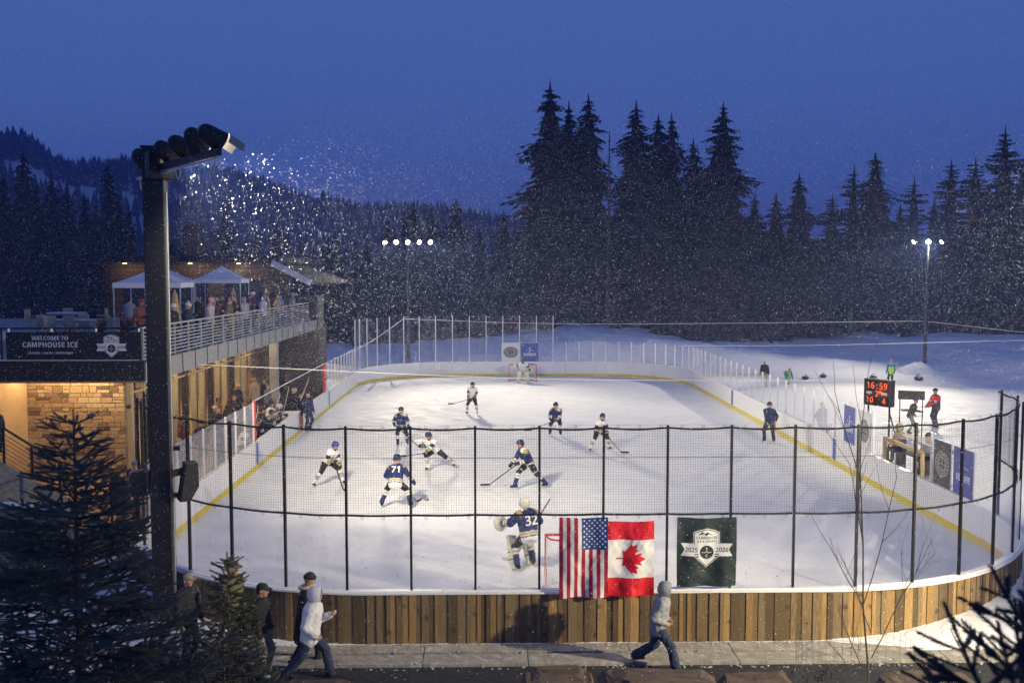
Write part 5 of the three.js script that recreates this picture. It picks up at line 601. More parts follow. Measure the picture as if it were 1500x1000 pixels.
// ---------------------------------------------------------------- terrace furniture and people
const DY = 4.755;
function tent(label, x, z, w, eave, rise, turn) {
  const t = thing('canopy_tent', label, 'tent', [x, DY, z], turn, 'white canopy tents on the terrace'), c = M(lin(0.72, 0.73, 0.76), 0.7, { side: THREE.DoubleSide }), h = w / 2, pos = [], idx = [], n = 8; const e = eave - DY;
  for (let q = 0; q < 4; q++) for (let i = 0; i <= n; i++) for (let j = 0; j <= n; j++) { const a = i / n, s = (j / n * 2 - 1) * (1 - a), y = e + rise * (Math.pow(a, 1.25)) - 0.03 * Math.sin((j / n) * PI) * (1 - a), u = h * (1 - a); const X = s * h, Z = u; const r = q * PI / 2; pos.push(X * Math.cos(r) + Z * Math.sin(r), y, -X * Math.sin(r) + Z * Math.cos(r)); }
  for (let q = 0; q < 4; q++) for (let i = 0; i < n; i++) for (let j = 0; j < n; j++) { const a = q * (n + 1) * (n + 1) + i * (n + 1) + j, b = a + n + 1; idx.push(a, a + 1, b, b, a + 1, b + 1); }
  const g = new THREE.BufferGeometry(); g.setAttribute('position', new THREE.Float32BufferAttribute(pos, 3)); g.setIndex(idx); g.computeVertexNormals(); mesh('canopy', g, c, t);
  for (const r of [0, 1, 2, 3]) { mesh('valance', new THREE.BoxGeometry(w, 0.2, 0.012).translate(0, e - 0.1, h).rotateY(r * PI / 2), c, t); mesh('tent_leg', box(h - 0.03, e / 2, h - 0.03, 0.045, e, 0.045).rotateY(r * PI / 2), mat.steel, t); }
}
tent('nearest white canopy tent, half hidden by the black light pole', -13.75, -40, 2.6, 7.1, 0.62, 0.1);
tent('white canopy tent with a clear peak in the middle of the terrace', -13.75, -50, 2.3, 7.2, 0.68, 0.06);
tent('small white canopy tent behind the other two', -15.9, -48.6, 2.2, 7.15, 0.5, 0.2);
const wick = M(lin(0.40, 0.34, 0.25), 0.85);
function chair() { const t = thing('terrace_chair', 'chair', 'chair', [0, 0, 0], 0, 'wicker chairs on the terrace'); mesh('seat', rbox(0, 0.44, 0, 0.5, 0.08, 0.5, 0.02), wick, t); mesh('backrest', rbox(0, 0.72, -0.23, 0.5, 0.52, 0.07, 0.02), wick, t); for (const [x, z] of [[-0.22, 0.22], [0.22, 0.22], [-0.22, -0.22], [0.22, -0.22]]) mesh('leg', box(x, 0.2, z, 0.05, 0.4, 0.05), wick, t); for (const x of [-0.24, 0.24]) mesh('armrest', rbox(x, 0.63, 0, 0.05, 0.04, 0.46, 0.012), wick, t); return t; }
const ch0 = chair(); let firstChair = true;
for (const [x, z, r, l] of [[-18.9, -41.5, 1.4, 'leftmost wicker chair at the snow topped table nearest the banner'], [-18.2, -40.2, 0.2, 'wicker chair with its back to the banner, left of two'], [-17.4, -40.0, -0.2, 'wicker chair with its back to the banner, right of two'], [-16.4, -41.2, -1.5, 'wicker chair at the right end of the snow topped near table'], [-17.5, -42.3, 3.0, 'wicker chair behind the snow topped near table'], [-22.7, -48.4, 1.5, 'wicker chair at the left end of the far left table'], [-21.6, -50.2, 3.1, 'wicker chair behind the far left table'], [-19.6, -49.2, -1.4, 'wicker chair at the right end of the far left table'], [-18.8, -52, 2.6, 'wicker chair at the back table beside the shrub'], [-17.2, -52.4, 3.4, 'wicker chair behind the back table beside the shrub'], [-15.0, -38.6, 0.1, 'wicker chair in front of the red shrub'], [-13.9, -38.4, -0.1, 'wicker chair right of the red shrub']]) { const c = firstChair ? ch0 : copy(ch0, l, [x, DY, z], r); if (firstChair) { tag(ch0, l); ch0.position.set(x, DY, z); ch0.rotation.y = r; firstChair = false; } }
for (const [x, z, l] of [[-17.6, -41.1, 'snow topped table nearest the welcome banner'], [-21.3, -49.1, 'snow topped table at the far left of the terrace'], [-18.2, -51.1, 'small snow topped table beside the red shrub']]) { const t = thing('terrace_table', l, 'table', [x, DY, z], 0, 'snow topped tables on the terrace'); mesh('table_top', rbox(0, 0.71, 0, 1.7, 0.05, 0.9, 0.015), wick, t); mesh('snow_cover', rbox(0, 0.765, 0, 1.66, 0.06, 0.86, 0.028), mat.snow, t); mesh('pedestal', box(0, 0.35, 0, 0.3, 0.68, 0.3), wick, t); }
tag(mesh('snow_cover', rbox(-24, DY + 0.06, -37, 9, 0.12, 14, 0.05), mat.snow), 'unbroken snow lying on the left part of the terrace', 'snow');
{ // rust coloured shrub in a planter, and closed parasols
  const t = thing('shrub', 'rust red winter shrub in a low planter on the terrace', 'shrub', [-15.1, DY, -39.6]); mesh('planter', rbox(0, 0.2, 0, 1.7, 0.4, 0.6, 0.02), mat.dark, t); const g = []; for (let i = 0; i < 420; i++) { const x = rr(-0.8, 0.8), z = rr(-0.26, 0.26), a = rr(-0.5, 0.5), b = rr(-0.5, 0.5), l = rr(0.35, 0.75) * (1 - 0.3 * Math.abs(x)); g.push(bar([x, 0.38, z], [x + Math.sin(a) * l, 0.38 + l, z + Math.sin(b) * l], 0.009, 0.003, 3)); } mesh('stems', g, M(lin(0.20, 0.075, 0.045), 0.9), t);
  for (const [x, z, h, c, l] of [[-11.2, -34.6, 2.15, [0.42, 0.26, 0.10], 'closed tan parasol at the near end of the terrace railing'], [-11.4, -43.2, 2.1, [0.36, 0.24, 0.12], 'closed tan parasol beside the person in grey'], [-11.2, -48.6, 2.0, [0.42, 0.30, 0.14], 'closed tan parasol near the far end of the terrace']]) { const p = thing('closed_parasol', l, 'parasol', [x, DY, z], 0, 'closed parasols on the terrace'); const gg = lathe([[0.02, 0.45], [0.17, 0.5], [0.2, 0.8], [0.15, 1.3], [0.08, h - 0.2], [0.03, h - 0.06], [0, h - 0.05]], 12), q = gg.attributes.position; for (let i = 0; i < q.count; i++) { const a = Math.atan2(q.getZ(i), q.getX(i)), f = 1 + 0.18 * Math.cos(a * 6); q.setX(i, q.getX(i) * f); q.setZ(i, q.getZ(i) * f); } gg.computeVertexNormals(); mesh('folded_cloth', gg, cm(c), p); mesh('pole', bar([0, 0, 0], [0, h, 0], 0.025), wick, p); mesh('base', rbox(0, 0.05, 0, 0.6, 0.1, 0.6, 0.02), mat.dark, p); }
}
const TG = 'people on the terrace';
[[-10.85, -33.2, 'guest in a white beanie at the near end of the terrace railing', { top: [0.02, 0.02, 0.03], hat: 'beanie', hatC: [0.62, 0.6, 0.55] }, 1.2], [-11.1, -35.6, 'guest in a cream beanie and navy coat by the railing', { top: [0.02, 0.025, 0.05], hat: 'beanie', hatC: [0.6, 0.55, 0.45], hatC2: [0.6, 0.55, 0.45] }, 1.6], [-11.9, -36.4, 'guest in a bright red jacket behind the railing', { top: [0.4, 0.02, 0.03], hair: [0.05, 0.03, 0.02] }, 0.6], [-10.9, -37.8, 'guest in a pink beanie and pale coat at the railing', { top: [0.45, 0.38, 0.38], hat: 'beanie', hatC: [0.6, 0.3, 0.32] }, 1.8], [-11.2, -39.2, 'guest with fair hair and a black jacket at the railing', { top: [0.02, 0.02, 0.022], hair: [0.4, 0.28, 0.14] }, 1.3], [-10.95, -40.7, 'guest in a brown jacket leaning on the railing', { top: [0.13, 0.08, 0.05], hair: [0.05, 0.03, 0.02] }, 1.5], [-11.8, -41.8, 'guest in a dark red fleece behind the railing', { top: [0.2, 0.03, 0.03], hat: 'cap', hatC: [0.03, 0.03, 0.04] }, 2.2], [-11.15, -44.2, 'guest in a light grey jacket with their back to the rink', { top: [0.34, 0.35, 0.35], hat: 'beanie', hatC: [0.25, 0.25, 0.26], bulk: 0.06 }, -1.8], [-12.2, -45.6, 'guest in an olive coat under the middle tent', { top: [0.08, 0.08, 0.05], hair: [0.1, 0.06, 0.03] }, 1.0], [-10.95, -46.8, 'guest in a white and lilac jacket at the railing', { top: [0.42, 0.38, 0.5], hair: [0.2, 0.12, 0.06] }, 1.4], [-11.1, -47.8, 'guest in a navy jacket next to the lilac jacket', { top: [0.03, 0.04, 0.16], hat: 'beanie', hatC: [0.05, 0.05, 0.1] }, 1.7], [-11.0, -50.1, 'guest in a tan coat near the far end of the railing', { top: [0.4, 0.27, 0.12], hair: [0.06, 0.04, 0.03] }, 1.5], [-11.1, -51.2, 'guest in a sky blue jacket near the far end of the railing', { top: [0.1, 0.25, 0.55], hair: [0.1, 0.07, 0.04] }, 1.2], [-10.9, -53.4, 'guest in grey at the very end of the railing', { top: [0.2, 0.2, 0.22], hat: 'beanie', hatC: [0.3, 0.3, 0.32] }, 1.6], [-13.0, -43.3, 'guest in black between the nearest tent and the parasol', { top: [0.015, 0.015, 0.018], hair: [0.03, 0.02, 0.02] }, 0.8], [-13.1, -47.2, 'guest in charcoal under the peaked tent', { top: [0.05, 0.05, 0.055], hair: [0.2, 0.13, 0.07] }, 2.6], [-15.4, -41.6, 'guest in a pale grey sweater behind the red shrub', { top: [0.36, 0.38, 0.42], pants: [0.02, 0.02, 0.02], hair: [0.04, 0.03, 0.02] }, 2.8], [-12.4, -39.8, 'guest in a teal jacket one row behind the railing', { top: [0.03, 0.16, 0.17], hair: [0.04, 0.03, 0.02] }, 1.1], [-12.0, -48.9, 'guest in a plum coat one row behind the navy jacket', { top: [0.14, 0.03, 0.1], hat: 'beanie', hatC: [0.5, 0.5, 0.5] }, 1.9], [-12.1, -52.2, 'guest in an ochre jacket behind the sky blue jacket', { top: [0.35, 0.2, 0.04], hair: [0.05, 0.03, 0.02] }, 1.2], [-11.3, -42.6, 'guest in a striped pale scarf and black coat at the railing', { top: [0.018, 0.018, 0.02], collar: [0.5, 0.45, 0.4], hair: [0.12, 0.07, 0.04] }, 1.6], [-12.6, -50.9, 'guest in dark green below the edge of the peaked tent', { top: [0.02, 0.06, 0.035], hat: 'cap', hatC: [0.02, 0.05, 0.03] }, 0.7], [-13.2, -36.9, 'guest in an orange and dark jacket left of the light pole', { top: [0.3, 0.1, 0.05], hat: 'beanie', hatC: [0.4, 0.03, 0.03] }, 0.4]].forEach(([x, z, l, w, f]) => person('terrace_guest', l, { pos: [x, DY, z], face: f, s: 0.92 + rr(0, 0.1), look: [rr(-30, 30), 10], hL: rnd() < 0.4 ? [0.2, 1.1, 0.32] : undefined, cell: 0.026, wear: { bulk: 0.035, ...w } }, 'person', TG));
// ---------------------------------------------------------------- outside stair and planter at the far left
{
  const t = thing('outside_stair', 'concrete stair with a black bar railing below the lodge', 'stair', [0, 0, 0]); const con = M(0xffffff, 0.85, { map: grainTex([0.42, 0.42, 0.42], [0.58, 0.58, 0.57], 8, 50, [1, 1]) });
  const n = 15, A = [-13.9, 2.72, -25.9], B = [-11.2, 0.0, -27.9], f = k => mix(A, B, k); const ry = Math.atan2(-(B[2] - A[2]), B[0] - A[0]);
  for (let i = 0; i < n; i++) { const p = f((i + 0.5) / n), h = Math.max(0.15, p[1] + 0.09); mesh('step', box(p[0], h / 2, p[2], 0.235, h, 1.4, ry), con, t); }
  const side = (k, y) => { const p = f(k); return [p[0] + Math.sin(ry) * 0.78, p[1] + y, p[2] + Math.cos(ry) * 0.78]; };
  const sh = new THREE.Shape([[-0.3, -0.02], [-0.3, 2.95], [0.0, 2.95], [3.5, 0.25], [3.5, -0.02]].map(p => new THREE.Vector2(...p))), cw = new THREE.ExtrudeGeometry(sh, { depth: 0.18, bevelEnabled: false }); cw.rotateY(ry); const o = side(0, 0); mesh('cheek_wall', cw.translate(o[0], 0, o[2]), con, t); mesh('landing', box(-16.2, 1.35, -25.2, 4.4, 2.7, 2.6), con, t);
  const rl = mesh('handrail', [beam(side(0, 1.2), side(1, 1.2), 0.07, 0.06), beam([o[0] - 2.6, 3.92, o[2] + 0.05], side(0, 1.2), 0.07, 0.06)], mat.blackMetal, t);
  for (let i = 0; i <= 5; i++) mesh('railing_post', beam(side(i / 5, 0.22), side(i / 5, 1.2), 0.05, 0.05), mat.blackMetal, rl); for (let j = 1; j < 8; j++) mesh('railing_bar', beam(side(0, 0.2 + j * 0.12), side(1, 0.2 + j * 0.12), 0.014, 0.014), mat.blackMetal, rl);
  const pl = thing('planter_wall', 'dark block planter wall with snow on top beside the stair', 'wall', [-11.7, 0, -23.4]); const blk = [0.08, 0.1, 0.065].map(v => M(lin(v, v, v * 1.05), 0.9)); for (let r = 0; r < 9; r++) for (let i = 0; i < 7; i++) mesh('block', rbox(-2.4 + i * 0.62 + (r % 2) * 0.31 - 0.3, 0.1 + r * 0.2, 0, 0.61, 0.19, 0.4, 0.012), blk[Math.floor(rnd() * 3)], pl); mesh('snow_cover', rbox(-0.6, 1.84, 0, 4.2, 0.1, 0.5, 0.04), mat.snow, pl);
  const lb = thing('timber_counter', 'honey coloured timber counter beside the stair foot', 'counter', [-10.95, 0, -24.6], 0.5); mesh('counter_top', rbox(0, 1.02, 0, 1.1, 0.07, 0.5, 0.015), M(lin(0.5, 0.31, 0.13), 0.6), lb); mesh('counter_body', rbox(0, 0.5, 0, 1.0, 0.97, 0.42, 0.01), M(lin(0.25, 0.16, 0.08), 0.7), lb);
}
// ---------------------------------------------------------------- trees
function triMesh(pos, col) { const g = new THREE.BufferGeometry(); g.setAttribute('position', new THREE.Float32BufferAttribute(pos, 3)); if (col) g.setAttribute('color', new THREE.Float32BufferAttribute(col, 3)); g.computeVertexNormals(); return g; }
function spruceCrown({ R = 0.17, whorls = 44, per = 7, base = 0.05, droop = 0.3, gap = 0, power = 0.8, tuft = 1, core = 0.62 }) { // unit height; sprays of needles along every branch
  const pos = []; const tri = (a, b, c) => pos.push(...a, ...b, ...c);
  for (let i = 0; i < whorls; i++) { const f = i / whorls, y = base + (0.985 - base) * Math.pow(f, 0.92) + rr(-0.012, 0.012), env = R * Math.pow(1 - f, power) * (0.85 + 0.3 * Math.sin(f * 31 + R * 90)) + 0.009;
    for (let k = 0; k < per; k++) { if (rnd() < gap) continue; const az = rnd() * TAU, L = env * rr(0.55, 1.15), dx = Math.cos(az), dz = Math.sin(az), dr = droop * rr(0.6, 1.4), n = 5; const P = t => [dx * L * t, y + 0.02 * L - dr * L * t * t + 0.12 * L * t * t * t, dz * L * t];
      for (let j = 0; j < n; j++) { const t0 = j / n, t1 = (j + 1) / n, p = P(t0), q = P(t1), w = (L * 0.26 + 0.006) * (1 - t0 * 0.6) * rr(0.6, 1.3) * tuft; for (const s of [-1, 1]) { const a = az + s * rr(0.6, 1.1); const tip = [p[0] + Math.cos(a) * w * 1.3, p[1] - w * rr(0.15, 0.75), p[2] + Math.sin(a) * w * 1.3]; tri(p, q, tip); } if (rnd() < 0.7) { const d = w * rr(0.5, 1.0); tri(p, q, [(p[0] + q[0]) / 2 + rr(-0.2, 0.2) * w, p[1] - d, (p[2] + q[2]) / 2 + rr(-0.2, 0.2) * w]); } }
      const e = P(0.85), x = P(1.12); tri([e[0] - dz * L * 0.06, e[1], e[2] + dx * L * 0.06], [e[0] + dz * L * 0.06, e[1], e[2] - dx * L * 0.06], x); } }
  const nk = core ? 17 : 0; for (let q = 0; q < nk; q++) { const f0 = q / nk, yb = base + (0.93 - base) * f0, yt = yb + 0.14, rb = R * Math.pow(1 - f0, power) * core; for (let k = 0; k < 11; k++) { const a = k / 11 * TAU, b = (k + 1) / 11 * TAU, ra = rb * rr(0.7, 1.15), r2 = rb * rr(0.7, 1.15), m = (a + b) / 2, P0 = [Math.cos(a) * ra, yb - rr(0, 0.02), Math.sin(a) * ra], P1 = [Math.cos(b) * r2, yb - rr(0, 0.02), Math.sin(b) * r2]; tri(P0, P1, [0, yt, 0]); tri(P0, P1, [Math.cos(m) * rb * 1.25, yb - rr(0.01, 0.035), Math.sin(m) * rb * 1.25]); } }
  tri([-0.004, 0.95, 0], [0.004, 0.95, 0], [0, 1, 0]); tri([0, 0.95, -0.004], [0, 0.95, 0.004], [0, 1, 0]);
  return triMesh(pos);
}
const needleMats = [[0.026, 0.033, 0.025], [0.031, 0.037, 0.025], [0.022, 0.030, 0.025]].map(c => M(lin(...c), 0.95, { side: THREE.DoubleSide }));
const crowns = [spruceCrown({ R: 0.175, whorls: 90, per: 13, power: 0.66, base: 0.02, droop: 0.45 }), spruceCrown({ R: 0.145, whorls: 92, per: 12, droop: 0.6, power: 0.64, base: 0.02 }), spruceCrown({ R: 0.20, whorls: 88, per: 13, droop: 0.4, power: 0.72, base: 0.02 }), spruceCrown({ R: 0.16, whorls: 80, per: 10, gap: 0.1, droop: 0.5, power: 0.6, base: 0.02 }), spruceCrown({ R: 0.13, whorls: 92, per: 12, droop: 0.65, power: 0.6, base: 0.02 })];
const pines = [spruceCrown({ R: 0.16, whorls: 46, per: 9, base: 0.22, gap: 0.15, power: 0.5, droop: 0.1, tuft: 1.4, core: 0.35 }), spruceCrown({ R: 0.14, whorls: 44, per: 8, base: 0.25, gap: 0.22, power: 0.5, droop: 0.15, tuft: 1.3, core: 0.3 })];
const snagCrown = spruceCrown({ R: 0.06, whorls: 26, per: 3, base: 0.3, gap: 0.3, tuft: 0.9, core: 0 });
const trunkGeo = new THREE.CylinderGeometry(0.0015, 0.0125, 1, 8).translate(0, 0.5, 0);
function tree(name, label, x, z, top, crown, width, group, base = -0.1) { const h = top - base, t = thing(name, label, 'tree', [x, base, z], rnd() * TAU, group); t.scale.set(h * width, h, h * width); mesh('trunk', trunkGeo, mat.trunk, t); mesh('crown', crown, needleMats[Math.floor(rnd() * 3)], t); return t; }
const BGp = 'tall conifers behind the rink';
[['spruce', 'tallest broad spruce left of the group behind the far goal', 6.07, -100, 26.86, 0, 1.05], ['spruce', 'slim spruce close beside the tallest spruce', 8.3, -104, 25.6, 1, 1], ['spruce', 'pointed spruce, third from the left of the tall group', 9.97, -100, 25.6, 4, 1.1], ['spruce', 'short spruce standing at the left edge of the tall group', 1.4, -105, 14.4, 3, 1.1], ['bare_spruce', 'thin nearly bare conifer in the middle of the tall group', 11.66, -96, 21.5, 'snag', 1], ['spruce', 'slender spruce right of the bare trunk', 15.15, -102, 25.3, 1, 1.15], ['spruce', 'left one of the twin spired spruces', 18.2, -106, 24.6, 4, 1.1], ['spruce', 'right one of the twin spired spruces', 18.9, -102, 24.1, 1, 0.95], ['spruce', 'narrow spruce between the twin spires and the broad one', 20.36, -98, 20.9, 4, 1.1], ['spruce', 'very broad tall spruce right of the tall group', 22.62, -95, 24, 2, 1.05], ['spruce', 'small spruce just right of the very broad one', 29.4, -108, 16.3, 3, 1.1], ['spruce', 'bushy low spruce in the dip of the tree line', 30.6, -104, 16.1, 2, 1], ['spruce', 'cone shaped spruce standing alone in the dip', 31.8, -100, 17.8, 0, 1.05], ['pine', 'ragged pine left of the leaning sparse pine', 36.7, -104, 15.8, 'p0', 1.1], ['pine', 'sparse pine with a long bare pale trunk', 35.97, -96, 18.0, 'p1', 1], ['spruce', 'dark double topped conifer above the far right lamps', 41.2, -104, 20.4, 3, 1.25], ['spruce', 'low conifer left above the far right lamps', 46.6, -110, 15.4, 3, 1.1], ['pine', 'open crowned pine above the far right lamps', 49, -112, 18.5, 'p1', 1.1], ['spruce', 'low conifer behind the far right lamps', 53.3, -116, 16.6, 2, 1], ['pine', 'tiered pine, first of the right hand group', 51.4, -108, 20, 'p0', 0.9], ['pine', 'round topped pine in the right hand group', 56.1, -112, 20.6, 'p0', 1.1], ['spruce', 'short conifer filling the right hand group', 54.7, -106, 17.3, 2, 1.1], ['pine', 'tallest pine of the right hand group', 53.1, -100, 22.3, 'p0', 0.95], ['spruce', 'conifer cut by the right frame edge', 57.5, -104, 20, 3, 1.2],
  ['spruce', 'tallest of the small spruces behind the far left lamps', -3.97, -112, 16.2, 0, 1.05], ['spruce', 'second small spruce behind the far left lamps', -7.0, -116, 15.3, 2, 1], ['spruce', 'third small spruce behind the far left lamps', -9.3, -118, 15.9, 0, 1], ['spruce', 'fourth small spruce behind the far left lamps', -9.84, -112, 14.5, 3, 1], ['spruce', 'leftmost small spruce behind the far left lamps', -12.5, -118, 14.1, 1, 1.1]].forEach(([n, l, x, z, h, c, w]) => tree(n, l, x, z, h, c === 'snag' ? snagCrown : c === 'p0' ? pines[0] : c === 'p1' ? pines[1] : crowns[c], typeof c === 'number' ? w * 1.28 : w * 1.15, BGp));
[[-45.3, -92, 16.8], [-47.25, -100, 19.9], [-42.4, -92, 16.3], [-42.7, -96, 17.4], [-38.7, -90, 15.5], [-38.8, -94, 15.2], [-40.4, -104, 19.4], [-33.9, -92, 13.8], [-37.1, -98, 15.7], [-35.3, -88, 13.7], [-24.3, -90, 14.9], [-21, -96, 12.9], [-28.7, -92, 12.1], [-28.9, -98, 11.4], [-26, -104, 11.6], [-21, -108, 11.4], [-18.3, -110, 11.8], [-15.8, -114, 11.6], [-32, -96, 11.9], [-45.8, -90, 16.9], [-40.6, -84, 13.4], [-38.3, -84, 12.8], [-35.5, -84, 12.2]].forEach(([x, z, h], i) => tree('spruce', ['dark spruce at the far left frame edge', 'tall spruce with a thin spire at the far left', 'third spruce from the left edge', 'pointed spruce left of the tall slim one', 'dark spruce above the welcome banner', 'spruce standing above the terrace tables', 'tall slim spruce rising alone left of the light pole', 'small spruce touching the light pole', 'spruce just behind the tall slim one', 'low spruce between the tall slim one and the left group', 'lone spruce right of the light pole under the lit snowfall', 'small lone spruce above the end of the lodge roof', 'low spruce just right of the light pole', 'low spruce behind the peaked tent', 'low spruce between the two lone ones', 'low spruce above the sloping roof edge', 'low spruce right of the lodge', 'low spruce left of the far left lamps', 'low spruce hidden behind the light pole', 'spruce cut by the left frame edge', 'shorter spruce in front of the left group', 'short bushy spruce in front of the left group', 'lowest spruce in front of the left group'][i], x, z, h, crowns[[0, 4, 3, 1, 2, 0, 4, 3, 1, 2, 0, 1, 3, 2, 0, 3, 2, 1, 0, 2, 2, 0, 3][i]], rr(0.95, 1.15), 'conifers behind the lodge'));
{ // the wood behind: nothing tells these apart
  const lab = 'dark conifer in the dense wood behind the rink'; const put = (x, z, h, c) => tree('wood_conifer', lab, x, z, h, crowns[c], rr(1.0, 1.25), 'conifers of the dense wood');
  for (let i = 0; i < 70; i++) { const x = -14 + i * 1.15 + rr(-0.8, 0.8), z = rr(-108, -128); put(x * (1 + 0.0), z, rr(9.2, 13.2) + (x > 4 && x < 26 ? 4.5 : 0), Math.floor(rnd() * 5)); }
  for (let i = 0; i < 64; i++) put(-13 + i * 1.15 + rr(-0.6, 0.6), rr(-93, -106), rr(4.5, 8.5), Math.floor(rnd() * 5));
  for (let i = 0; i < 22; i++) put(-72 + i * 2.7 + rr(-1, 1), rr(-98, -125), rr(9, 13), Math.floor(rnd() * 5));
}
// ---------------------------------------------------------------- hills with forest
{
  const ridge = [[-520, 52], [-330, 68], [-262, 70], [-240, 76], [-213, 61], [-175, 61], [-135, 57], [-86, 41], [-55, 37], [7, 31], [60, 20], [120, 14], [190, 18], [260, 22], [520, 34]];
  const hillH = (x, z) => { const t = smooth(-190, -500, z); return -0.2 + t * interp(ridge, x * 500 / Math.max(200, -z)) * (-z / 500) * (0.9 + 0.1 * t) * 0.93 + fbm(x * 0.012, z * 0.012, 3) * 10 * smooth(-200, -330, z); };
  const hm = M(0xffffff, 0.95, { map: grainTex([0.66, 0.68, 0.72], [0.84, 0.86, 0.9], 10, 40, [1, 1]) }); tag(heightfield(-620, 620, -185, -640, 150, 60, hillH, 'hills', hm, 0.01), 'wooded hills fading into the blue dusk', 'hills');
  const pos = []; for (const [y0, y1, r] of [[0.06, 0.5, 0.19], [0.28, 0.72, 0.14], [0.5, 1, 0.095]]) for (let k = 0; k < 7; k++) { const a = k / 7 * TAU, b = (k + 1) / 7 * TAU, q = 1 + 0.25 * ((k * 37 % 5) / 5 - 0.4); pos.push(Math.cos(a) * r * q, y0, Math.sin(a) * r * q, 0, y1, 0, Math.cos(b) * r, y0 + 0.04, Math.sin(b) * r); }
  const im = new THREE.InstancedMesh(triMesh(pos), needleMats[1], 8500), m4 = new THREE.Matrix4(); let n = 0; while (n < 8500) { const z = -195 - Math.pow(rnd(), 0.75) * 400, x = rr(-1, 1) * (-z * 0.62); if (fbm(x * 0.02, z * 0.02, 9) + 0.1 * rnd() < -0.16) continue; const h = rr(6, 12), w = h * rr(0.85, 1.3); m4.compose(V(x, hillH(x, z) - 0.4, z), new THREE.Quaternion().setFromEuler(new THREE.Euler(0, rnd() * 6, 0)), V(w, h, w)); im.setMatrixAt(n++, m4); }
  im.name = numbered('forest'); im.castShadow = im.receiveShadow = true; scene.add(im); tag(im, 'far conifer forest covering the hills', 'forest', null, 'stuff');
}
// ---------------------------------------------------------------- foreground conifers: every twig a brush of needles
const brush = (() => { const pos = []; const L = 0.15; for (let i = 0; i < 190; i++) { const t = i / 190, a = rnd() * TAU, f = rr(0.5, 1.05), n = 0.034 * rr(0.75, 1.1) * (t > 0.9 ? 0.8 : 1), o = [0, t * L, 0], d = [Math.cos(a) * Math.sin(f), Math.cos(f), Math.sin(a) * Math.sin(f)], s = [-Math.sin(a) * 0.0026, 0, Math.cos(a) * 0.0026]; pos.push(o[0] + s[0], o[1], o[2] + s[2], o[0] - s[0], o[1], o[2] - s[2], o[0] + d[0] * n, o[1] + d[1] * n, o[2] + d[2] * n); } return triMesh(pos); })();
function nearConifer(name, label, p, H, R, { whorls = 24, per = 6, y0 = 0.0, col = [0.17, 0.18, 0.13], snowy = 0, lift = 0.35, only } = {}) {
  const t = thing(name, label, 'tree', p, 0), mats4 = [], wood = [bar([0, 0, 0], [0, H * 0.98, 0], R * 0.035 + 0.012, 0.006, 8)], snowG = [];
  const put = (a, d, s) => { const q = new THREE.Quaternion().setFromUnitVectors(V(0, 1, 0), d), e = new THREE.Quaternion().setFromAxisAngle(V(0, 1, 0), rnd() * TAU); mats4.push(new THREE.Matrix4().compose(a, q.multiply(e), V(s, s, s))); };
  const along = (a, d, L, droop, s) => { const n = Math.max(1, Math.round(L / 0.125)); const q = a.clone(), dd = d.clone(); for (let i = 0; i < n; i++) { put(q, dd.clone().normalize(), s * rr(0.9, 1.15)); q.addScaledVector(dd, L / n); dd.y += droop / n; dd.normalize(); } return q; };
  along(V(0, H * 0.9, 0), V(0, 1, 0), H * 0.1, 0, 1);
  for (let i = 0; i < whorls; i++) { const f = i / whorls, y = y0 + (H - y0) * Math.pow(f, 0.9), env = R * Math.pow(1 - f, 0.78) + 0.1;
    for (let k = 0; k < per; k++) { const az = (k + rr(-0.35, 0.35)) / per * TAU + i * 2.4; const L = env * rr(0.7, 1.12), el = lift * rr(0.4, 1.2) - (1 - f) * 0.15, d = V(Math.cos(az) * Math.cos(el), Math.sin(el), Math.sin(az) * Math.cos(el)), o = V(0, y + rr(-0.05, 0.05), 0); if (only && !only(o.clone().addScaledVector(d, L))) continue; wood.push(bar(o.toArray(), o.clone().addScaledVector(d, L * 0.92).toArray(), 0.006 + L * 0.008, 0.003, 4)); along(o.clone().addScaledVector(d, L * 0.1), d, L * 0.92, 0.22, 1.05);
      const n = Math.round(L / 0.17); for (let j = 1; j < n; j++) { const t0 = 0.18 + 0.8 * j / n, l = (1 - t0) * L * 0.62 + 0.1; for (const s of [-1, 1]) { if (rnd() < 0.12) continue; const a2 = az + s * rr(0.65, 1.05), e2 = el * 0.6 + rr(-0.22, 0.2); const d2 = V(Math.cos(a2) * Math.cos(e2), Math.sin(e2), Math.sin(a2) * Math.cos(e2)), q = o.clone().addScaledVector(d, L * t0 * 0.92); along(q, d2, l, 0.12, 0.95); if (l > 0.34) for (const u of [-1, 1]) { const a3 = a2 + u * 0.8, d3 = V(Math.cos(a3), rr(-0.15, 0.25), Math.sin(a3)).normalize(); along(q.clone().addScaledVector(d2, l * 0.5), d3, l * 0.42, 0.1, 0.9); } if (rnd() < snowy) { const sp = new THREE.IcosahedronGeometry(rr(0.014, 0.034), 1).scale(1.6, 0.6, 1.2); const at = q.clone().addScaledVector(d2, l * 0.45); snowG.push(sp.translate(at.x, at.y + 0.03, at.z)); } } } } }
  const im = new THREE.InstancedMesh(brush, M(lin(...col), 0.9, { side: THREE.DoubleSide }), mats4.length); mats4.forEach((m, i) => im.setMatrixAt(i, m)); im.name = 'crown'; im.castShadow = im.receiveShadow = true; im.userData.kind = 'stuff'; t.add(im); mesh('trunk', wood.slice(0, 1), mat.trunk, t); mesh('branches', wood.slice(1), mat.trunk, t); if (snowG.length) mesh('snow_clumps', snowG, mat.snow, t).userData.kind = 'stuff'; return t;
}
nearConifer('spruce', 'large bushy blue spruce in the left foreground', [-4.95, 1.9, -11.5], 3.87, 1.75, { whorls: 23, per: 6, snowy: 0.02 });
nearConifer('spruce', 'small slender green spruce beside the walkers', [-4.0, 0.55, -14.5], 2.64, 0.72, { whorls: 20, per: 6, col: [0.15, 0.15, 0.06], snowy: 0.02 });
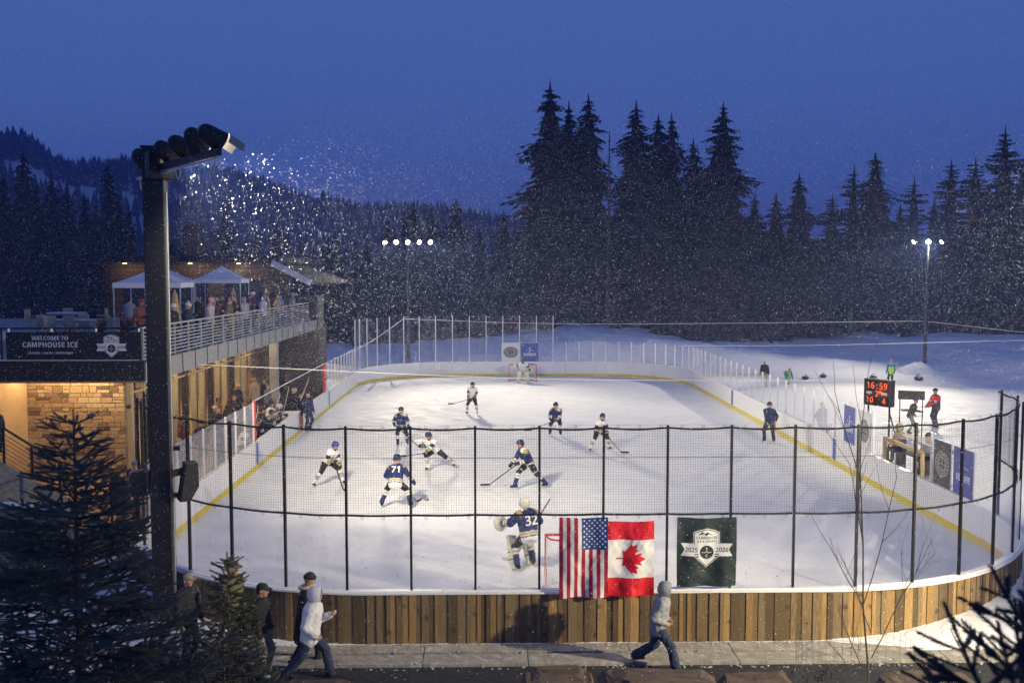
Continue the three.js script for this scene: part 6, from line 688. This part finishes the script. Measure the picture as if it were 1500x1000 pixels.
nearConifer('spruce', 'low spruce at the foot of the large blue spruce', [-3.55, 1.3, -12.6], 1.5, 0.95, { whorls: 12, per: 6, col: [0.15, 0.155, 0.12], snowy: 0.04 });
nearConifer('spruce', 'dark spruce branches reaching in at the lower right corner', [2.62, 3.7, -4.6], 2.2, 0.8, { whorls: 5, per: 5, y0: 1.0, lift: 0.7, col: [0.05, 0.06, 0.065] });
{ // bare sapling with a wire cage
  const t = thing('sapling', 'bare leafless sapling in front of the fence at the right', 'sapling', [5.66, 0.6, -14]), g = []; const grow = (a, d, L, r, depth) => { let p = a.clone(), dd = d.clone(); const n = 4; for (let i = 0; i < n; i++) { const q = p.clone().addScaledVector(dd, L / n); g.push(bar(p.toArray(), q.toArray(), r * (1 - i / n * 0.45), r * (1 - (i + 1) / n * 0.45), 5)); if (depth > 0 && i > 0) for (let b = 0; b < (depth > 1 ? 2 : 1); b++) { const e = dd.clone().add(V(rr(-0.8, 0.8), rr(0.1, 0.6), rr(-0.6, 0.6))).normalize(); grow(q, e, L * rr(0.32, 0.55), r * 0.5, depth - 1); } p = q; dd.add(V(rr(-0.09, 0.09), 0.05, rr(-0.09, 0.09))).normalize(); } };
  grow(V(0, 0, 0), V(-0.03, 1, 0), 3.75, 0.018, 2); grow(V(0.02, 1.1, 0), V(0.42, 0.85, 0), 1.45, 0.009, 2); grow(V(0, 0.7, 0), V(-0.45, 0.8, 0.1), 1.0, 0.008, 2); grow(V(0, 1.5, 0), V(-0.36, 0.85, 0), 0.9, 0.008, 2); mesh('trunk', g.slice(0, 4), M(lin(0.05, 0.04, 0.035), 0.9), t); mesh('twigs', g.slice(4), M(lin(0.05, 0.04, 0.035), 0.9), t);
  const c = thing('wire_cage', 'round cage of thin wire guarding the sapling', 'wire cage', [5.5, 0.55, -14.2]); const w = []; for (let i = 0; i < 40; i++) { const a = i / 40 * TAU; w.push(bar([Math.cos(a) * 0.85, 0, Math.sin(a) * 0.85], [Math.cos(a) * 0.85, 1.35, Math.sin(a) * 0.85], 0.0022, 0.0022, 3)); } for (let j = 0; j <= 12; j++) w.push(new THREE.TorusGeometry(0.85, 0.0022, 3, 48).rotateX(PI / 2).translate(0, j * 1.35 / 12, 0)); mesh('wire_mesh', w, M(lin(0.12, 0.12, 0.12), 0.5, { metalness: 0.5 }), c);
  const d = thing('dry_weed', 'dry seed heads of a weed poking from the snow inside the cage', 'weed', [5.1, 0.75, -14.9]); const s = []; for (let i = 0; i < 7; i++) { const x = rr(-0.25, 0.25), h = rr(0.25, 0.5); s.push(bar([x, 0, 0], [x + rr(-0.1, 0.1), h, rr(-0.1, 0.1)], 0.004, 0.003, 4)); for (let k = 0; k < 4; k++) s.push(new THREE.IcosahedronGeometry(rr(0.015, 0.028), 0).translate(x + rr(-0.08, 0.08), h - k * 0.05, rr(-0.05, 0.05))); } mesh('stems', s, M(lin(0.04, 0.03, 0.028), 0.9), d);
}
// ---------------------------------------------------------------- falling snow
{
  const N = 900000, g = new THREE.OctahedronGeometry(1, 0), im = new THREE.InstancedMesh(g, M(lin(0.85, 0.86, 0.88), 0.9), N), m = im.instanceMatrix.array;
  for (let i = 0; i < N; i++) { const z = -13 - 77 * Math.pow(rnd(), 0.8), w = -z * 0.62 + 3, x = rr(-w, w) + 0.02 * -z, y = 0.05 + rnd() * 14.5, s = 0.0026 + 0.007 * rnd() * rnd(), o = i * 16; m[o] = s; m[o + 5] = s * rr(0.8, 1.5); m[o + 10] = s; m[o + 1] = s * rr(-0.4, 0.4); m[o + 4] = s * rr(-0.4, 0.4); m[o + 12] = x; m[o + 13] = y; m[o + 14] = z; m[o + 15] = 1; }
  im.name = numbered('falling_snow'); im.castShadow = im.receiveShadow = true; scene.add(im); tag(im, 'snowflakes drifting through the floodlights', 'snowfall', null, 'stuff');
}
{ // crumbs of trodden snow along the walkway and the foot of the fence
  const N = 800, im = new THREE.InstancedMesh(new THREE.IcosahedronGeometry(1, 1), mat.snow, N), m = new THREE.Matrix4(); for (let i = 0; i < N; i++) { const e = rnd(), x = rr(-9, 16), z = e < 0.55 ? -19.02 + Math.pow(rnd(), 2) * 0.5 : e < 0.8 ? -18.0 + rr(-0.05, 0.12) : rr(-18.9, -17.1), s = rr(0.006, 0.022) * (e < 0.8 ? 1.3 : 0.8); m.compose(V(x, (z > -18.02 ? -0.042 : 0.016), z), new THREE.Quaternion().setFromEuler(new THREE.Euler(0, rnd() * 6, 0)), V(s * rr(1, 2.4), s * 0.55, s)); im.setMatrixAt(i, m); } im.name = numbered('snow_crumbs'); im.castShadow = im.receiveShadow = true; scene.add(im); tag(im, 'crumbs of trodden snow on the walkway and path', 'snow', null, 'stuff');
}
renderer.render(scene, camera);
